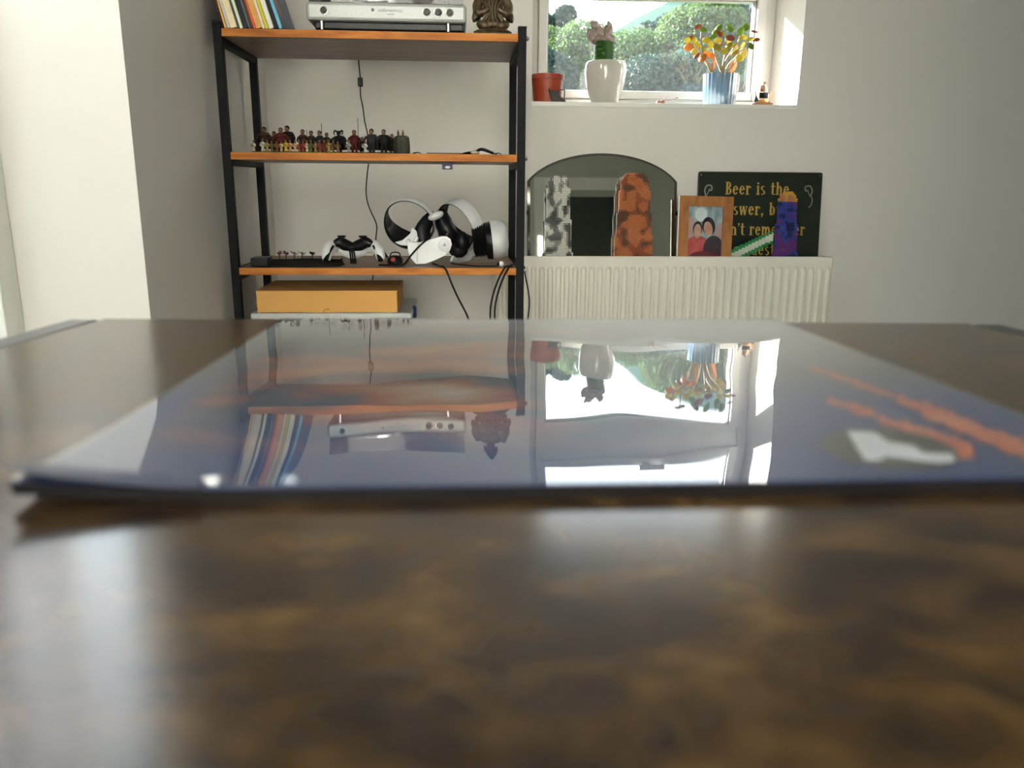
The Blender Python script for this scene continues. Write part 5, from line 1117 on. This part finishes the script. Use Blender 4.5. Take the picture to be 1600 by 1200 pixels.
# brown twig ornament
c = Vector((sx_(1040, 2.54), 2.54, SZ0)); t = thing('snail_ornament', 'little brown ornament with long thin horns between the two potted plants', 'ornament', c)
def sl(px, py): v = S(px, py, 2.54); return Vector((v.x-c.x, 0, v.z-c.z))
BRO = mat('brown_resin', (0.20, 0.10, 0.07), 0.5, scale=80)
mk('body', MB().ell(sl(1030, 161), (0.010, 0.006, 0.008)).ell(sl(1036, 160), (0.006, 0.005, 0.006)), BRO, t)
mk('horn', MB().tube([sl(1034, 158), sl(1038, 154), sl(1041, 149.5)], [0.002, 0.0016, 0.0012], 7), BRO, t)
mk('horn', MB().tube([sl(1036, 158), sl(1048, 156), sl(1057, 153.5)], [0.0013, 0.001, 0.001], 7).ell(sl(1058, 153), (0.004, 0.002, 0.0018)), BRO, t)
# jade plant
c = Vector((sx_(1124), WY, SZ0)); t = thing('jade_plant', 'jade plant with yellow and orange leaves in a ribbed blue pot', 'plant', c)
h = hz(116, 1124); r1 = 26.5*PXM; r0 = 24.5*PXM
BLUEC = mat('blue_grey_glaze', (0.055, 0.10, 0.16), 0.18, col2=(0.09, 0.145, 0.205), scale=9, coat=0.6, stretch=(1, 1, 0.1))
mk('pot', MB().lathe([(r0*0.95, 0), (r0, 0.003), (r1*0.99, h-0.003), (r1, h), (r1*0.93, h), (r1*0.9, h-0.012), (r0*0.8, 0.006), (0, 0.006)], (0, 0, 0), 96, rib=lambda a: 0.022*math.cos(a*24)), BLUEC, t)
mk('soil', MB().lathe([(r1*0.9, h-0.008), (0, h-0.005)], (0, 0, 0), 24), MATS['dark_soil'], t)
def jl(px, py, dy=0.0): v = S(px, py, WY); return Vector((v.x-c.x, dy, v.z-c.z))
STEMM = mat('jade_stem', (0.24, 0.17, 0.10), 0.7, col2=(0.30, 0.24, 0.14), scale=60)
ST = [([(1112, 117), (1106, 102), (1098, 84), (1095, 62), (1095, 50)], -0.004, .0045), ([(1112, 117), (1104, 98), (1090, 78), (1080, 68)], -0.012, .004), ([(1116, 117), (1108, 104), (1100, 92)], 0.014, .0028), ([(1129, 117), (1122, 98), (1117, 80), (1115, 64)], 0.010, .0036),
      ([(1130, 117), (1133, 98), (1142, 82), (1152, 66), (1160, 52)], -0.006, .0048), ([(1131, 117), (1140, 100), (1152, 88), (1164, 72)], 0.010, .004), ([(1127, 117), (1131, 90), (1133, 70), (1130, 52)], -0.014, .0036), ([(1133, 117), (1144, 104), (1156, 84), (1175, 62)], -0.016, .003), ([(1130, 117), (1146, 96), (1160, 88)], 0.018, .003)]
for pts, dy, rr in ST:
    n = len(pts); mk('stem', MB().tube([jl(x, y, dy*(i/(n-1))) for i, (x, y) in enumerate(pts)], [rr*(1-0.55*i/(n-1)) for i in range(n)], 8, smooth=5), STEMM, t)
def leafm(nm, a, b_): return mat('jade_'+nm, a, 0.4, col2=b_, scale=60, trans=0.45)
LM = {'g': leafm('green', (0.098, 0.168, 0.014), (0.140, 0.196, 0.021)), 'y': leafm('yellow_green', (0.294, 0.266, 0.028), (0.364, 0.294, 0.042)), 'o': leafm('orange', (0.434, 0.154, 0.035), (0.420, 0.231, 0.056)), 'r': leafm('rust', (0.168, 0.042, 0.025), (0.224, 0.084, 0.035)), 'p': leafm('pale_yellow', (0.385, 0.329, 0.126), (0.350, 0.280, 0.070))}
LV = [(1088, 44, 6, 3.2, 20, 'r'), (1099, 46, 6, 3.4, -20, 'g'), (1082, 58, 5, 3, 10, 'r'), (1074, 63, 6, 4, 0, 'y'), (1076, 74, 7, 5.5, 10, 'o'), (1086, 62, 7, 4.5, -20, 'y'), (1091, 71, 6, 6, 60, 'y'), (1087, 80, 6, 5, 30, 'p'), (1096, 92, 7, 6, 30, 'o'), (1091, 86, 6, 3, 40, 'r'), (1103, 63, 6, 4, 10, 'y'), (1110, 70, 6, 5, -50, 'y'), (1106, 84, 6, 4.5, 20, 'o'), (1112, 88, 6, 5, 80, 'o'),
      (1126, 43, 6.5, 5, 55, 'g'), (1139, 45, 6.5, 4.6, -50, 'g'), (1119, 51, 5.5, 4.5, 60, 'g'), (1124, 53, 6, 4, -30, 'r'), (1132, 51, 5, 3.5, 20, 'g'), (1142, 59, 6.5, 4, -15, 'r'), (1141, 66, 6, 5.5, 30, 'y'), (1124, 62, 6, 3.6, 10, 'y'), (1130, 81, 6, 4.5, 15, 'y'), (1118, 76, 6, 4.6, -40, 'y'), (1123, 72, 5, 4, 30, 'o'), (1146, 84, 6.5, 4, 30, 'p'),
      (1154, 51, 5, 5.8, 70, 'g'), (1163, 44, 4.6, 5.5, 90, 'g'), (1158, 59, 6, 3.5, 30, 'y'), (1166, 56, 5.5, 3.6, -20, 'y'), (1175, 51, 5, 2, -15, 'r'), (1179, 63, 6, 2.6, 0, 'r'), (1169, 63, 6, 3, 10, 'y'), (1170, 73, 6, 3.8, -45, 'g'), (1160, 70, 6, 4.6, 20, 'y'), (1163, 82, 6, 8, 85, 'p'), (1154, 92, 6, 5.5, 60, 'y'), (1157, 88, 5, 3, -30, 'r'), (1148, 104, 6, 9, 85, 'o'), (1150, 72, 6, 4.5, -30, 'y'), (1113, 58, 5.5, 3.4, 25, 'g'), (1136, 73, 5.5, 4, 50, 'y'), (1113, 103, 4, 8, 70, 'o'), (1101, 77, 5, 3.6, -20, 'y')]
for i, (px, py, a, b_, ang, k) in enumerate(LV):
    p = jl(px, py, random.uniform(-0.022, 0.022)); m_ = MB()
    m_.ell((0, 0, 0), (1, 0.26, 1), None, 12, 8)
    o = mk('leaf', m_, LM[k], t, 80); o.location = p; o.scale = (a*PXM*1.1, a*PXM*0.85, b_*PXM*1.1); o.rotation_euler = (random.uniform(-0.5, 0.5), -R_(ang if ang < 60 else 0), random.uniform(-0.6, 0.6))
# little sailing ship
YS = 2.55; c = Vector((sx_(1192, YS), YS, SZ0)); t = thing('ship_model', 'small copper and black sailing ship model at the right end of the sill', 'ship model', c)
def shl(px, py): v = S(px, py, YS); return Vector((v.x-c.x, 0, v.z-c.z))
COP = mat('copper_sheet', (0.34, 0.16, 0.09), 0.3, metal=0.7, scale=60); CPB = mat('orange_band', (0.52, 0.24, 0.07), 0.35, metal=0.3)
hull = [shl(1172, 163), shl(1182, 160), shl(1200, 160), shl(1206, 162), shl(1203, 167), shl(1178, 167)]
mk('hull', MB().poly([(p.x, p.z) for p in hull], 'y', -0.012, 0.012), COP, t)
mk('mast', MB().cyl(shl(1193, 164), shl(1194, 128), 0.0013).cyl(shl(1181, 164), shl(1180.5, 143), 0.0011).cyl(shl(1202, 162), shl(1205, 142), 0.001), DM, t)
def sail(nm, ya, yb, wa, wb, cx_, matr):
    b = MB(); vs2 = []; fs2 = []; n = 8
    for j in range(5):
        f_ = j/4
        for i in range(n+1):
            u = -1+2*i/n; w_ = wa+(wb-wa)*f_; p = shl(cx_+u*w_, ya+(yb-ya)*f_); vs2.append((p.x, -0.004-0.006*(1-u*u)*(1-(2*f_-1)**2*0.5), p.z))
    for j in range(4):
        for i in range(n): fs2.append((j*(n+1)+i, j*(n+1)+i+1, (j+1)*(n+1)+i+1, (j+1)*(n+1)+i))
    mk(nm, b.add(vs2, fs2), matr, t)
sail('top_sail', 134, 144, 4.5, 6, 1193, COP); sail('main_sail', 145, 154, 6.5, 7, 1192.5, BLKMETAL); sail('lower_sail', 154.5, 161, 7, 6.5, 1192.5, CPB)
mk('flag', MB().box(shl(1195, 129.5), (0.008, 0.001, 0.005), 0), COP, t)
mk('stern_sail', MB().poly([shl(1199, 158).xz[:], shl(1201, 148).xz[:], shl(1208, 143).xz[:], shl(1205, 156).xz[:]], 'y', -0.001, 0.001), mat('pale_copper', (0.50, 0.28, 0.18), 0.35, metal=0.4), t)
mk('bow_sail', MB().poly([shl(1177, 160).xz[:], shl(1181, 148).xz[:], shl(1186, 158).xz[:]], 'y', -0.001, 0.001), DM, t)
